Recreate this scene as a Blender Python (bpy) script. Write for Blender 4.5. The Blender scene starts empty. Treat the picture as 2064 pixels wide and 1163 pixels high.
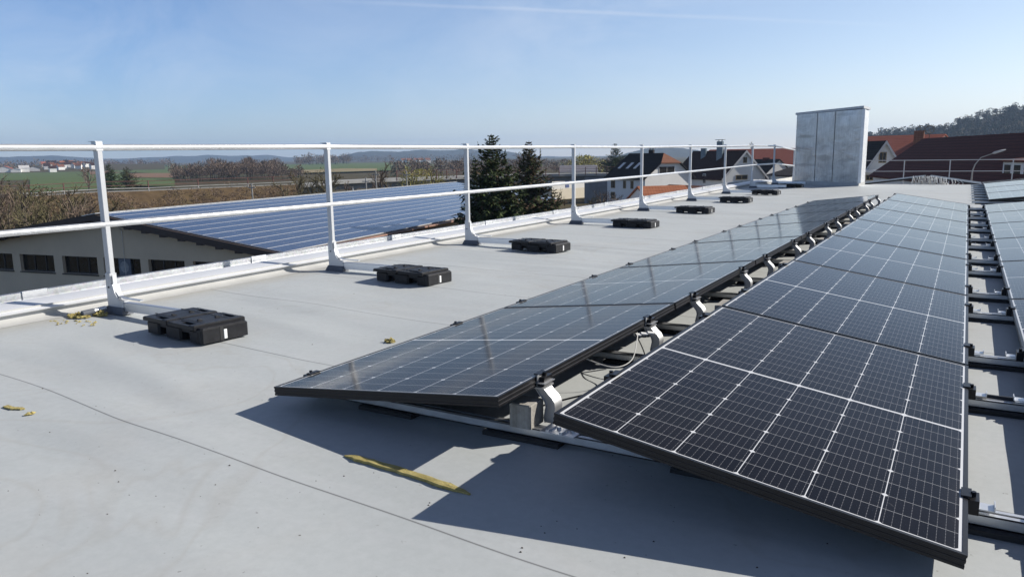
import bpy, math, random
from math import sin, cos, pi, radians
from mathutils import Vector, Matrix, noise
random.seed(7)
sc = bpy.context.scene
COL = sc.collection

# ------------------------------------------------------------------ camera
F, YAW, PIT, ROL, H = 1530.0, .5365, .1723, -.0146, .9768
def cam_axes():
    f = Vector((-sin(YAW)*cos(PIT), cos(YAW)*cos(PIT), -sin(PIT))); r = Vector((cos(YAW), sin(YAW), 0)); u = r.cross(f)
    return r*cos(ROL)+u*sin(ROL), u*cos(ROL)-r*sin(ROL), f
CR, CU, CF = cam_axes()
CAM = Vector((0, 0, H))
cd = bpy.data.cameras.new('camera'); cam = bpy.data.objects.new('camera', cd); COL.objects.link(cam)
cd.sensor_width = 36; cd.lens = F*36/2064; cd.clip_start = .05; cd.clip_end = 20000
m = Matrix((CR, CU, -CF)).transposed().to_4x4(); m.translation = CAM; cam.matrix_world = m
sc.camera = cam
def ray(px, py): return (CF*F + CR*(px-1032) - CU*(py-581.5)).normalized()
def at(px, py, R):                       # point seen at a photo pixel, R metres away over the ground
    d = ray(px, py); return CAM + d*(R/math.hypot(d.x, d.y))
def horiz(px, R):                        # plan position in the direction of a photo column
    p = at(px, 315, R); return Vector((p.x, p.y))
def zat(px, py, R): return at(px, py, R).z

# ------------------------------------------------------------------ light
SUN_AZ, SUN_EL = radians(43), radians(31.6)
sdir = Vector((sin(SUN_AZ)*cos(SUN_EL), cos(SUN_AZ)*cos(SUN_EL), sin(SUN_EL)))
sl = bpy.data.lights.new('sun', 'SUN'); sl.energy = 5.0; sl.angle = radians(.5); sl.color = (1, .945, .865)
so = bpy.data.objects.new('sun', sl); COL.objects.link(so); so.rotation_euler = sdir.to_track_quat('Z', 'Y').to_euler()
wd = bpy.data.worlds.new('World'); sc.world = wd; wd.use_nodes = True
nt = wd.node_tree; N = nt.nodes; LK = nt.links; N.clear()
out = N.new('ShaderNodeOutputWorld'); bg = N.new('ShaderNodeBackground'); sky = N.new('ShaderNodeTexSky')
sky.sky_type = 'NISHITA'; sky.sun_disc = False; sky.sun_elevation = SUN_EL; sky.sun_rotation = SUN_AZ
sky.altitude = 200; sky.air_density = 1.0; sky.dust_density = .15; sky.ozone_density = 2.2
bg.inputs[1].default_value = .098
tc = N.new('ShaderNodeTexCoord')
def wnode(t, **k):
    n = N.new(t)
    for a, b in k.items(): setattr(n, a, b)
    return n
def wmath(op, a, b=None, clamp=False):
    n = N.new('ShaderNodeMath'); n.operation = op; n.use_clamp = clamp
    for i, v in enumerate((a, b)):
        if v is None: continue
        if isinstance(v, (int, float)): n.inputs[i].default_value = v
        else: LK.new(v, n.inputs[i])
    return n.outputs[0]
# thin cirrus and one contrail high in the sky
mp = N.new('ShaderNodeMapping'); mp.inputs['Rotation'].default_value = (0, .35, .6); mp.inputs['Scale'].default_value = (1.1, 5.0, 7.0)
LK.new(tc.outputs['Generated'], mp.inputs[0])
nz = N.new('ShaderNodeTexNoise'); nz.inputs['Scale'].default_value = 1.3; nz.inputs['Detail'].default_value = 7; nz.inputs['Roughness'].default_value = .62; nz.inputs['Distortion'].default_value = .5
LK.new(mp.outputs[0], nz.inputs['Vector'])
nz2 = N.new('ShaderNodeTexNoise'); nz2.inputs['Scale'].default_value = 2.2; nz2.inputs['Detail'].default_value = 2
LK.new(tc.outputs['Generated'], nz2.inputs['Vector'])
cir = wmath('MULTIPLY', wmath('MULTIPLY', wmath('SUBTRACT', nz.outputs[0], .42, True), 1.5, True), wmath('MULTIPLY', wmath('SUBTRACT', nz2.outputs[0], .33, True), 2.6, True))
r1, r2 = ray(760, 8), ray(1700, 46)
cn = r1.cross(r2).normalized()
dp = N.new('ShaderNodeVectorMath'); dp.operation = 'DOT_PRODUCT'; dp.inputs[1].default_value = cn; LK.new(tc.outputs['Generated'], dp.inputs[0])
ct = wmath('SUBTRACT', 1, wmath('DIVIDE', wmath('ABSOLUTE', wmath('ADD', dp.outputs['Value'], wmath('MULTIPLY', wmath('SUBTRACT', nz.outputs[0], .5), .006))), .0032), True)
dl = N.new('ShaderNodeVectorMath'); dl.operation = 'DOT_PRODUCT'; dl.inputs[1].default_value = ((r1+r2)*.5).normalized(); LK.new(tc.outputs['Generated'], dl.inputs[0])
ct = wmath('MULTIPLY', ct, wmath('MULTIPLY', wmath('SUBTRACT', dl.outputs['Value'], .93, True), 8, True))
fac = wmath('ADD', wmath('MULTIPLY', cir, 1.1), wmath('MULTIPLY', ct, .34), True)
mx = N.new('ShaderNodeMixRGB'); mx.inputs[2].default_value = (7.0, 7.3, 7.8, 1)
# cooler away from the sun, milkier towards it, deep blue overhead
sp_ = N.new('ShaderNodeSeparateXYZ'); LK.new(tc.outputs['Generated'], sp_.inputs[0])
sd_ = N.new('ShaderNodeVectorMath'); sd_.operation = 'DOT_PRODUCT'; sd_.inputs[1].default_value = (sin(SUN_AZ), cos(SUN_AZ), 0); LK.new(tc.outputs['Generated'], sd_.inputs[0])
side = wmath('DIVIDE', wmath('ADD', sd_.outputs['Value'], .15), .95, True)
tint = N.new('ShaderNodeMixRGB'); tint.inputs[1].default_value = (.78, .86, 1.06, 1); tint.inputs[2].default_value = (1.22, 1.02, .94, 1); LK.new(side, tint.inputs[0])
low = wmath('POWER', wmath('SUBTRACT', 1, wmath('MULTIPLY', sp_.outputs[2], 2.2), True), 3.0)
t2 = N.new('ShaderNodeMixRGB'); t2.blend_type = 'MULTIPLY'; t2.inputs[2].default_value = (.90, .97, 1.10, 1); LK.new(low, t2.inputs[0]); LK.new(tint.outputs[0], t2.inputs[1])
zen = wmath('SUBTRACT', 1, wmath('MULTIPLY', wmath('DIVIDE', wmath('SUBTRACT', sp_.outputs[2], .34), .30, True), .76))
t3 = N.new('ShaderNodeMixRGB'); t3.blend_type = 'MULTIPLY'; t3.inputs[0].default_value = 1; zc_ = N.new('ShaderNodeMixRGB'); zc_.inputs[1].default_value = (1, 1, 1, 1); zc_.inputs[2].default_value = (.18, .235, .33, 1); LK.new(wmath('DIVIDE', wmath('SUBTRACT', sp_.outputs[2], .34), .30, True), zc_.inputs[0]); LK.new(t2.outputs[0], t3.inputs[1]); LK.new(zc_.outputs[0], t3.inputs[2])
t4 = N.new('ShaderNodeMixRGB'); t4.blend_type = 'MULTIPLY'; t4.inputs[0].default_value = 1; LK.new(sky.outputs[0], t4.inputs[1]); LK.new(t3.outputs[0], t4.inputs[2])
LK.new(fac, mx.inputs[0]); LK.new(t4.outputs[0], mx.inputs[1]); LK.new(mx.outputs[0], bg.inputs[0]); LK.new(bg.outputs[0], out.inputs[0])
sc.view_settings.view_transform = 'Standard'; sc.view_settings.look = 'None'; sc.view_settings.gamma = 1; sc.view_settings.exposure = .4

# ------------------------------------------------------------------ helpers
class MB:
    def __init__(s): s.v, s.f, s.m = [], [], []
    def add(s, vs, fs, mi=0, M=None):
        o = len(s.v); s.v += [tuple(M @ Vector(p)) if M is not None else tuple(p) for p in vs]
        s.f += [[o+i for i in q] for q in fs]; s.m += [mi]*len(fs)
    def box(s, x0, x1, y0, y1, z0, z1, mi=0, M=None):
        s.add([(x0,y0,z0),(x1,y0,z0),(x1,y1,z0),(x0,y1,z0),(x0,y0,z1),(x1,y0,z1),(x1,y1,z1),(x0,y1,z1)],
              [(3,2,1,0),(4,5,6,7),(0,1,5,4),(1,2,6,5),(2,3,7,6),(3,0,4,7)], mi, M)
    def bbox(s, x0, x1, y0, y1, z0, z1, b, mi=0, M=None):   # box with bevelled vertical and top edges
        pts = [(x0+b,y0),(x1-b,y0),(x1,y0+b),(x1,y1-b),(x1-b,y1),(x0+b,y1),(x0,y1-b),(x0,y0+b)]
        cx, cy = (x0+x1)/2, (y0+y1)/2
        kx, ky = 1-2*b/abs(x1-x0), 1-2*b/abs(y1-y0)
        top = [((x-cx)*kx+cx, (y-cy)*ky+cy) for x, y in pts]
        vs = [(x,y,z0) for x,y in pts]+[(x,y,z1-b) for x,y in pts]+[(x,y,z1) for x,y in top]
        fs = [tuple(range(7,-1,-1)), tuple(range(16,24))]
        for r in (0, 8):
            for i in range(8): j = (i+1) % 8; fs.append((r+i, r+j, r+8+j, r+8+i))
        s.add(vs, fs, mi, M)
    def prism(s, poly, ext, mi=0, M=None):                   # polygon (3-D points) pushed along a vector
        n = len(poly); e = Vector(ext); vs = [tuple(p) for p in poly]+[tuple(Vector(p)+e) for p in poly]
        fs = [tuple(range(n-1,-1,-1)), tuple(range(n,2*n))]+[(i,(i+1)%n,n+(i+1)%n,n+i) for i in range(n)]
        s.add(vs, fs, mi, M)
    def tube(s, pts, rad, n=8, mi=0, M=None, caps=True):
        pts = [Vector(p) for p in pts]; k = len(pts)
        if isinstance(rad, (int, float)): rad = [rad]*k
        vs, fs = [], []; up = None
        for i, p in enumerate(pts):
            t = (pts[min(i+1,k-1)]-pts[max(i-1,0)]).normalized()
            if up is None:
                up = Vector((0,0,1)) if abs(t.z) < .9 else Vector((1,0,0))
            a = t.cross(up).normalized(); b = a.cross(t).normalized(); up = b
            for j in range(n):
                q = p + (a*cos(2*pi*j/n)+b*sin(2*pi*j/n))*rad[i]; vs.append(tuple(q))
        for i in range(k-1):
            for j in range(n): fs.append((i*n+j, i*n+(j+1)%n, (i+1)*n+(j+1)%n, (i+1)*n+j))
        if caps: fs += [tuple(range(n-1,-1,-1)), tuple(range((k-1)*n, k*n))]
        s.add(vs, fs, mi, M)
    def ribbon(s, prof, y0, y1, th, mi=0, M=None):           # x-z polyline thickened and pushed along y
        L = []; R = []
        for i, (x, z) in enumerate(prof):
            a = Vector(prof[max(i-1,0)]); b = Vector(prof[min(i+1,len(prof)-1)]); t = (b-a).normalized(); n = Vector((-t.y, t.x))*th/2
            L.append((x+n.x, z+n.y)); R.append((x-n.x, z-n.y))
        k = len(prof); vs = []
        for y in (y0, y1): vs += [(x,y,z) for x,z in L]+[(x,y,z) for x,z in R]
        o = 2*k; fs = []
        for i in range(k-1):
            fs += [(i,i+1,o+i+1,o+i), (k+i+1,k+i,o+k+i,o+k+i+1), (i+1,i,k+i,k+i+1), (o+i,o+i+1,o+k+i+1,o+k+i)]
        fs += [(0,o,o+k,k), (k-1,2*k-1,o+2*k-1,o+k-1)]
        s.add(vs, fs, mi, M)
    def build(s, name, mats, parent=None, smooth=False):
        me = bpy.data.meshes.new(name); me.from_pydata(s.v, [], s.f)
        for mt in (mats if isinstance(mats, (list, tuple)) else [mats]): me.materials.append(mt)
        if any(s.m): me.polygons.foreach_set('material_index', s.m)
        if smooth: me.polygons.foreach_set('use_smooth', [True]*len(s.f))
        me.update(); o = bpy.data.objects.new(name, me); COL.objects.link(o)
        if parent: o.parent = parent
        return o
def tag(o, label=None, cat=None, group=None, kind=None):
    if label: o['label'] = label
    if cat: o['category'] = cat
    if group: o['group'] = group
    if kind: o['kind'] = kind
    return o
def empty(name, loc=(0,0,0), rot=(0,0,0), label=None, cat=None, group=None):
    o = bpy.data.objects.new(name, None); COL.objects.link(o); o.location = loc; o.rotation_euler = rot; o.empty_display_size = .1
    return tag(o, label, cat, group)
KIDS = {}
def dup(o, parent=None):
    c = o.copy(); COL.objects.link(c)
    if parent: c.parent = parent
    for ch in list(o.children): dup(ch, c)
    return c
def smooth_by(o, ang=40):
    me = o.data; me.polygons.foreach_set('use_smooth', [True]*len(me.polygons))
    try: me.set_sharp_from_angle(angle=radians(ang))
    except Exception: pass
    return o

# ------------------------------------------------------------------ materials
class NT:
    def __init__(s, name):
        s.mat = bpy.data.materials.new(name); s.mat.use_nodes = True; s.t = s.mat.node_tree; s.n = s.t.nodes; s.l = s.t.links
        s.b = s.n['Principled BSDF']
    def new(s, t, **k):
        n = s.n.new(t)
        for a, b in k.items(): setattr(n, a, b)
        return n
    def put(s, v, sock):
        if isinstance(v, (int, float)): sock.default_value = v
        elif isinstance(v, (tuple, list)): sock.default_value = tuple(v)+(1,) if len(v) == 3 and sock.type == 'RGBA' else tuple(v)
        else: s.l.new(v, sock)
    def math(s, op, a, b=None, c=None, clamp=False):
        n = s.new('ShaderNodeMath', operation=op, use_clamp=clamp)
        for i, v in enumerate((a, b, c)):
            if v is not None: s.put(v, n.inputs[i])
        return n.outputs[0]
    def mix(s, f, a, b, mode='MIX'):
        n = s.new('ShaderNodeMixRGB', blend_type=mode); s.put(f, n.inputs[0]); s.put(a, n.inputs[1]); s.put(b, n.inputs[2]); return n.outputs[0]
    def coord(s, kind='Object'): return s.new('ShaderNodeTexCoord').outputs[kind]
    def world(s): return s.new('ShaderNodeNewGeometry').outputs['Position']
    def xyz(s, v):
        n = s.new('ShaderNodeSeparateXYZ'); s.l.new(v, n.inputs[0]); return n.outputs
    def noise(s, v, scale, detail=4, rough=.55, dist=0, stretch=None, rot=(0,0,0)):
        if stretch or any(rot):
            mpn = s.new('ShaderNodeMapping'); mpn.inputs['Scale'].default_value = stretch or (1,1,1); mpn.inputs['Rotation'].default_value = rot
            s.l.new(v, mpn.inputs[0]); v = mpn.outputs[0]
        n = s.new('ShaderNodeTexNoise'); s.l.new(v, n.inputs['Vector']); n.inputs['Scale'].default_value = scale; n.inputs['Detail'].default_value = detail
        n.inputs['Roughness'].default_value = rough; n.inputs['Distortion'].default_value = dist; return n.outputs[0]
    def ramp(s, f, stops):
        n = s.new('ShaderNodeValToRGB'); s.l.new(f, n.inputs[0]); e = n.color_ramp.elements
        while len(e) < len(stops): e.new(.5)
        for i, (p, c) in enumerate(stops): e[i].position = p; e[i].color = (c if isinstance(c, (tuple, list)) else (c,c,c))[:3] + (1,) if not isinstance(c, (int,float)) else (c,c,c,1)
        return n.outputs[0]
    def bump(s, h, strength=.3, dist=.01):
        n = s.new('ShaderNodeBump'); n.inputs['Strength'].default_value = strength; n.inputs['Distance'].default_value = dist; s.l.new(h, n.inputs['Height'])
        s.l.new(n.outputs[0], s.b.inputs['Normal'])
    def set(s, col=None, rough=None, metal=None, spec=None, ior=None):
        for v, k in ((col,'Base Color'),(rough,'Roughness'),(metal,'Metallic'),(spec,'Specular IOR Level'),(ior,'IOR')):
            if v is not None: s.put(v, s.b.inputs[k])
        return s.mat
def simple(name, col, rough=.6, metal=0, var=.12, scale=6, bump=0, bscale=40, spec=None, stretch=None, coord='Object'):
    t = NT(name); v = t.coord(coord)
    n = t.noise(v, scale, 5, .6, stretch=stretch)
    a = tuple(c*(1-var) for c in col); b = tuple(min(1, c*(1+var)) for c in col)
    c = t.ramp(n, [(.3, a), (.7, b)])
    r = t.math('ADD', rough-.06, t.math('MULTIPLY', n, .12), clamp=True)
    t.set(c, r, metal, spec)
    if bump: t.bump(t.noise(v, bscale, 4), bump)
    return t.mat

M = {}
# roof membrane with seams, dust and scuffs
t = NT('roof_membrane'); p = t.world(); X, Y, Z = t.xyz(p)
big = t.noise(p, .9, 6, .6, .4); fine = t.noise(p, 30, 6, .7); streak = t.noise(p, 2.2, 5, .65, .3, stretch=(1, 4, 1), rot=(0,0,.12)); med = t.noise(p, 6, 6, .65)
c = t.ramp(big, [(.3, (.405,.430,.428)), (.7, (.450,.474,.470))])
c = t.mix(t.math('MULTIPLY', t.math('SUBTRACT', streak, .5, clamp=True), 1.1, clamp=True), c, (.50,.51,.52))
c = t.mix(t.math('MULTIPLY', t.math('SUBTRACT', med, .56, clamp=True), 2.2, clamp=True), c, (.36,.37,.375))
beige = t.noise(p, 1.7, 3, .5, .8); c = t.mix(t.math('MULTIPLY', t.math('SUBTRACT', beige, .50, clamp=True), 1.3, clamp=True), c, (.43,.42,.39))
pud = t.noise(p, .55, 4, .55, 1.2); ring = t.math('SUBTRACT', 1, t.math('DIVIDE', t.math('ABSOLUTE', t.math('SUBTRACT', pud, .57)), .012), clamp=True)
c = t.mix(t.math('MULTIPLY', ring, .22), c, (.33,.31,.27)); c = t.mix(t.math('MULTIPLY', t.math('SUBTRACT', pud, .57, clamp=True), 1.0, clamp=True), c, (.39,.395,.385))
scuff = t.noise(p, 3.0, 4, .6, .2, stretch=(1, 9, 1), rot=(0,0,.9)); c = t.mix(t.math('MULTIPLY', t.math('SUBTRACT', scuff, .60, clamp=True), 2.2, clamp=True), c, (.36,.365,.37))
c = t.mix(.10, c, t.ramp(fine, [(.35, (.28,.28,.28)), (.65, (.6,.6,.6))]))
# dirt gathered along the foot of the edge upstand
edge = t.math('MULTIPLY', t.math('SUBTRACT', 1, t.math('DIVIDE', t.math('SUBTRACT', X, -4.98), .35), clamp=True), t.math('MULTIPLY', med, 1.0))
c = t.mix(t.math('MULTIPLY', edge, .8, clamp=True), c, (.36,.31,.22))
spk = t.noise(p, 55, 2, .5); c = t.mix(t.math('MULTIPLY', t.math('SUBTRACT', spk, .735, clamp=True), 14, clamp=True), c, (.1,.09,.07))
s = t.math('ADD', t.math('ADD', Y, t.math('MULTIPLY', X, .09)), t.math('MULTIPLY', t.math('SUBTRACT', t.noise(p, .35, 2), .5), .22))
fr = t.math('FRACT', t.math('DIVIDE', t.math('ADD', s, -.47), .945))
d = t.math('MULTIPLY', t.math('MINIMUM', fr, t.math('SUBTRACT', 1, fr)), .945)
line = t.math('SUBTRACT', 1, t.math('DIVIDE', d, t.math('ADD', .0042, t.math('MULTIPLY', Y, .0006))), clamp=True)
band = t.math('MULTIPLY', t.math('LESS_THAN', fr, .06), .10)
c = t.mix(band, c, (.5,.51,.52))
c = t.mix(t.math('MULTIPLY', line, .85), c, (.10,.10,.10))
t.set(c, t.math('ADD', .52, t.math('MULTIPLY', med, .16)), 0, .35)
lap = t.math('MULTIPLY', t.math('SUBTRACT', 1, t.math('MULTIPLY', fr, 14), clamp=True), .5)
t.bump(t.math('ADD', t.math('MULTIPLY', t.noise(p, 140, 3, .7), .12), lap), .35, .004); M['roof'] = t.mat
M['upstand'] = simple('edge_membrane', (.44,.44,.425), .5, 0, .08, 4)
# metals
def metal(name, col, rough, var=.12, scale=5, spang=0, stretch=None):
    t = NT(name); v = t.world(); n = t.noise(v, scale, 5, .6, stretch=stretch)
    c = t.ramp(n, [(.3, tuple(x*(1-var) for x in col)), (.7, tuple(min(1, x*(1+var)) for x in col))])
    if spang:
        vo = t.new('ShaderNodeTexVoronoi'); vo.inputs['Scale'].default_value = 55; t.l.new(v, vo.inputs['Vector'])
        c = t.mix(spang, c, vo.outputs['Color'], 'OVERLAY')
        hs = t.new('ShaderNodeHueSaturation'); hs.inputs['Saturation'].default_value = .25; t.l.new(c, hs.inputs['Color']); c = hs.outputs[0]
    t.set(c, t.math('ADD', rough-.04, t.math('MULTIPLY', n, .08)), 1.0); return t.mat
M['alu'] = metal('mill_aluminium', (.74,.75,.76), .46, .04, 8)
M['tube'] = simple('aluminium_tube', (.66,.67,.68), .30, .6, .07, 9)
M['alu_dull'] = metal('dull_aluminium', (.62,.63,.64), .46, .1, 12)
M['bracket'] = metal('bracket_metal', (.45,.46,.47), .55, .15, 14)
M['galv'] = metal('galvanised_steel', (.43,.47,.51), .52, .10, 6, .15)
t = NT('galvanised_cladding'); v = t.world(); zz = t.xyz(v)[2]
n1 = t.noise(v, 2.2, 5, .6, .6, stretch=(1,1,1.6)); n2 = t.noise(v, 26, 3, .6, stretch=(1,1,.12)); n3 = t.noise(v, 90, 2)
c = t.ramp(n1, [(.3, (.46,.445,.42)), (.68, (.80,.78,.74))]); c = t.mix(.28, c, t.ramp(n2, [(.3,(.32,.31,.30)),(.7,(.85,.83,.80))])); c = t.mix(.12, c, t.ramp(n3, [(.3,(.3,.3,.3)),(.7,(.8,.8,.8))]))
fdx, fdy = 1.9/2.5495, -1.7/2.5495
xx_, yy_, _z = t.xyz(v); sa = t.math('ADD', t.math('MULTIPLY', t.math('SUBTRACT', xx_, -4.27), fdx), t.math('MULTIPLY', t.math('SUBTRACT', yy_, 23.2), fdy))
for (ms, mz, ws, wz_, am) in ((.44,1.40,.36,.055,.75),(1.22,.80,.27,.10,.65),(1.25,1.12,.20,.04,.3),(2.15,1.16,.28,.09,.4),(2.10,.74,.3,.05,.4),(.5,.62,.4,.05,.35),(2.0,1.55,.3,.12,.25),(1.9,1.93,.35,.05,.45),(.45,1.95,.3,.04,.35)):
    e1 = t.math('DIVIDE', t.math('SUBTRACT', sa, ms), ws); e2 = t.math('DIVIDE', t.math('ADD', t.math('SUBTRACT', zz, mz), t.math('MULTIPLY', t.math('SUBTRACT', n1, .5), .08)), wz_)
    rr_ = t.math('ADD', t.math('MULTIPLY', e1, e1), t.math('MULTIPLY', e2, e2)); c = t.mix(t.math('MULTIPLY', t.math('SUBTRACT', 1.25, rr_, clamp=True), am*.75, clamp=True), c, (.30,.28,.26))
t.set(c, t.math('ADD', .26, t.math('MULTIPLY', n1, .18)), .72); t.bump(n1, .45, .03); M['clad'] = t.mat
M['white_alu'] = simple('white_coated_rail', (.56,.57,.58), .42, .3, .04, 4)
M['coping'] = simple('coping_metal', (.74,.75,.76), .45, .2, .04, 3)
M['black_frame'] = simple('black_anodised', (.018,.018,.02), .38, .5, .15, 20)
M['rail_dark'] = simple('dark_rail', (.30,.30,.31), .4, .85, .12, 20)
M['rubber'] = simple('black_rubber', (.02,.02,.021), .7, 0, .2, 30)
M['rubber_grey'] = simple('grey_rubber_foot', (.10,.11,.13), .75, 0, .15, 30)
t = NT('black_plastic'); v = t.coord(); n = t.noise(v, 14, 6, .65); n2 = t.noise(v, 60, 4, .7)
t.set(t.ramp(n, [(.3, (.009,.009,.011)), (.75, (.022,.023,.026))]), t.math('ADD', .32, t.math('MULTIPLY', n, .3)), 0, .25); t.bump(n2, .18, .004); M['plastic'] = t.mat
M['label'] = simple('white_reflector', (.82,.82,.80), .35, 0, .04, 30)
t = NT('concrete'); v = t.coord(); n = t.noise(v, 40, 6, .7); n2 = t.noise(v, 9, 3, .6, stretch=(6,1,.4))
c = t.mix(.4, t.ramp(n, [(.3, (.22,.21,.19)), (.7, (.42,.40,.36))]), t.ramp(n2, [(.35, (.18,.17,.15)), (.65, (.42,.40,.36))])); t.set(c, .9); t.bump(n, .5, .006); M['concrete'] = t.mat
t = NT('mineral_wool'); v = t.coord(); n = t.noise(v, 60, 6, .7, stretch=(.3,1,1)); t.set(t.ramp(n, [(.3, (.24,.19,.05)), (.7, (.50,.42,.17))]), .95); t.bump(n, .8, .008); M['wool'] = t.mat
M['cable'] = simple('black_cable', (.015,.015,.016), .5)
M['cable_white'] = simple('white_cable', (.6,.6,.58), .5)
# monocrystalline module glass
PW, PL = 1.0434, 1.729
t = NT('module_glass'); px_, py_, _ = t.xyz(t.coord())
mg, my = .0175, .018; cw = (PW-2*mg)/6
u = t.math('DIVIDE', t.math('SUBTRACT', px_, mg), cw); fu = t.math('FRACT', u)
du = t.math('MULTIPLY', t.math('MINIMUM', fu, t.math('SUBTRACT', 1, fu)), cw)
yy = t.math('MINIMUM', py_, t.math('SUBTRACT', PL, py_)); ch = (PL/2-my-.0065)/10
vv = t.math('DIVIDE', t.math('SUBTRACT', yy, my), ch); fv = t.math('FRACT', vv)
dv = t.math('MULTIPLY', t.math('MINIMUM', fv, t.math('SUBTRACT', 1, fv)), ch)
hv = t.math('FRACT', t.math('MULTIPLY', vv, .5)); dh = t.math('MULTIPLY', t.math('MINIMUM', hv, t.math('SUBTRACT', 1, hv)), 2*ch)
colm = t.math('LESS_THAN', du, .0012); rowm = t.math('MULTIPLY', t.math('LESS_THAN', dv, .0009), .50)
dia = t.math('LESS_THAN', t.math('ADD', du, dh), .0092)
out_x = t.math('MAXIMUM', t.math('LESS_THAN', px_, mg), t.math('GREATER_THAN', px_, PW-mg)); out_y = t.math('LESS_THAN', yy, my); mid = t.math('GREATER_THAN', yy, PL/2-.0055)
bb = t.math('FRACT', t.math('ADD', t.math('MULTIPLY', fu, 9), 0)); db = t.math('ABSOLUTE', t.math('SUBTRACT', bb, .5))
dash = t.math('ADD', .13, t.math('MULTIPLY', t.math('LESS_THAN', t.math('ABSOLUTE', t.math('SUBTRACT', t.math('FRACT', t.math('MULTIPLY', fv, 5)), .5)), .27), .20))
bus = t.math('MULTIPLY', t.math('LESS_THAN', db, .034), dash)
w = t.math('MAXIMUM', t.math('MAXIMUM', t.math('MAXIMUM', colm, rowm), t.math('MAXIMUM', dia, mid)), t.math('MAXIMUM', out_x, out_y))
cid = t.new('ShaderNodeTexWhiteNoise', noise_dimensions='3D'); cb = t.new('ShaderNodeCombineXYZ'); t.l.new(t.math('FLOOR', u), cb.inputs[0]); t.l.new(t.math('FLOOR', vv), cb.inputs[1]); t.l.new(cb.outputs[0], cid.inputs[0])
oi = t.new('ShaderNodeObjectInfo')
cell = t.mix(cid.outputs['Value'], (.0030,.0028,.0045), (.0055,.0048,.0066))
c = t.mix(bus, cell, (.42,.42,.44)); c = t.mix(w, c, (.60,.61,.62))
dust = t.noise(t.world(), 3.5, 6, .65); c = t.mix(t.math('MULTIPLY', t.math('SUBTRACT', dust, .42, clamp=True), .014), c, (.5,.48,.44))
edge_d = t.math('MULTIPLY', t.math('SUBTRACT', 1, t.math('DIVIDE', t.math('MINIMUM', px_, t.math('SUBTRACT', PW, px_)), .07), clamp=True), t.noise(t.world(), 14, 4, .7))
c = t.mix(t.math('MULTIPLY', edge_d, .05), c, (.46,.43,.38))
drop = t.noise(t.world(), 38, 2, .4); c = t.mix(t.math('MULTIPLY', t.math('SUBTRACT', drop, .74, clamp=True), 1.2, clamp=True), c, (.5,.5,.48))
c = t.mix(t.math('MULTIPLY', oi.outputs['Random'], .012), c, (.35,.36,.42))
t.set(c, t.math('ADD', .07, t.math('MULTIPLY', dust, .05)), 0, None, 1.17); t.b.inputs['Specular Tint'].default_value = (1.0, .95, .86, 1); M['glass'] = t.mat
# ------------------------------------------------------------------ roof
def rz(y):
    def base(y):
        if y < 12: return .0027*y
        if y < 22.3: return .0324+.0065*(y-12)
        return .0994-.0387*(y-22.3)
    return sum(base(y+k*.25) for k in range(-3, 4))/7
rf = random.Random(15)
FOLDS = [(-4.1, 2.25, -2.75, 1.95, .010, .06), (-3.2, 1.95, -2.5, 1.76, -.005, .06), (-4.3, 3.3, -2.9, 3.0, .008, .05), (-4.4, 3.55, -2.8, 3.25, -.007, .05)]
for i_ in range(26):
    fx, fy = rf.uniform(-4.7, -3.0), rf.uniform(2.2, 13); FOLDS.append((fx, fy, fx+rf.uniform(.7, 1.7), fy-rf.uniform(.05, .4), rf.choice((-1, 1))*rf.uniform(.003, .008), rf.uniform(.035, .08)))
def wrinkle(x, y):
    if y > 24: return 0
    k = min(1, max(0, (x+4.9)/.5))
    a = noise.noise(Vector(((x*.55+y*1.0)*1.3, (x*1.0-y*.4)*.45, 3.1)))*(.012+.010*min(1, max(0, (y-1.5)/.9)))
    b = noise.noise(Vector((x*1.1, y*2.6, 7)))*.009
    for (ax, ay, bx, by, am, wd) in FOLDS:
        dx, dy = bx-ax, by-ay; L2 = dx*dx+dy*dy; t_ = ((x-ax)*dx+(y-ay)*dy)/L2
        if -.15 < t_ < 1.15:
            d2 = (x-ax-t_*dx)**2+(y-ay-t_*dy)**2; a += am*math.exp(-d2/(2*wd*wd))*max(0, min(1, (t_+.15)/.3, (1.15-t_)/.3))
    b += .0016*sin((y+.09*x)*2*pi/.23)*max(0, noise.noise(Vector((x*.8, y*.9, 11)))+.05)*2.2
    a *= .75
    ky = min(1, max(0, (y-1.45)/.55)); ky = ky*ky*(3-2*ky)
    q = 1-.8*min(1, max(0, (x+2.75)/.4))*ky
    return (a+b-.008*q)*k*q
def frange(a, b, s):
    n = max(1, round((b-a)/s)); return [a+(b-a)*i/n for i in range(n)]
xs = frange(-4.97, 2.6, .055)+frange(2.6, 16, .6)+[16]
ys = frange(-6, .4, .5)+frange(.4, 8, .055)+frange(8, 22, .2)+frange(22, 41, .5)+[41]
mb = MB(); nx = len(xs)
mb.v = [(x, y, rz(y)+wrinkle(x, y)) for y in ys for x in xs]
mb.f = [(j*nx+i, j*nx+i+1, (j+1)*nx+i+1, (j+1)*nx+i) for j in range(len(ys)-1) for i in range(nx-1)]; mb.m = [0]*len(mb.f)
roof = mb.build('roof', M['roof'], smooth=True); tag(roof, kind='structure')
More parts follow.
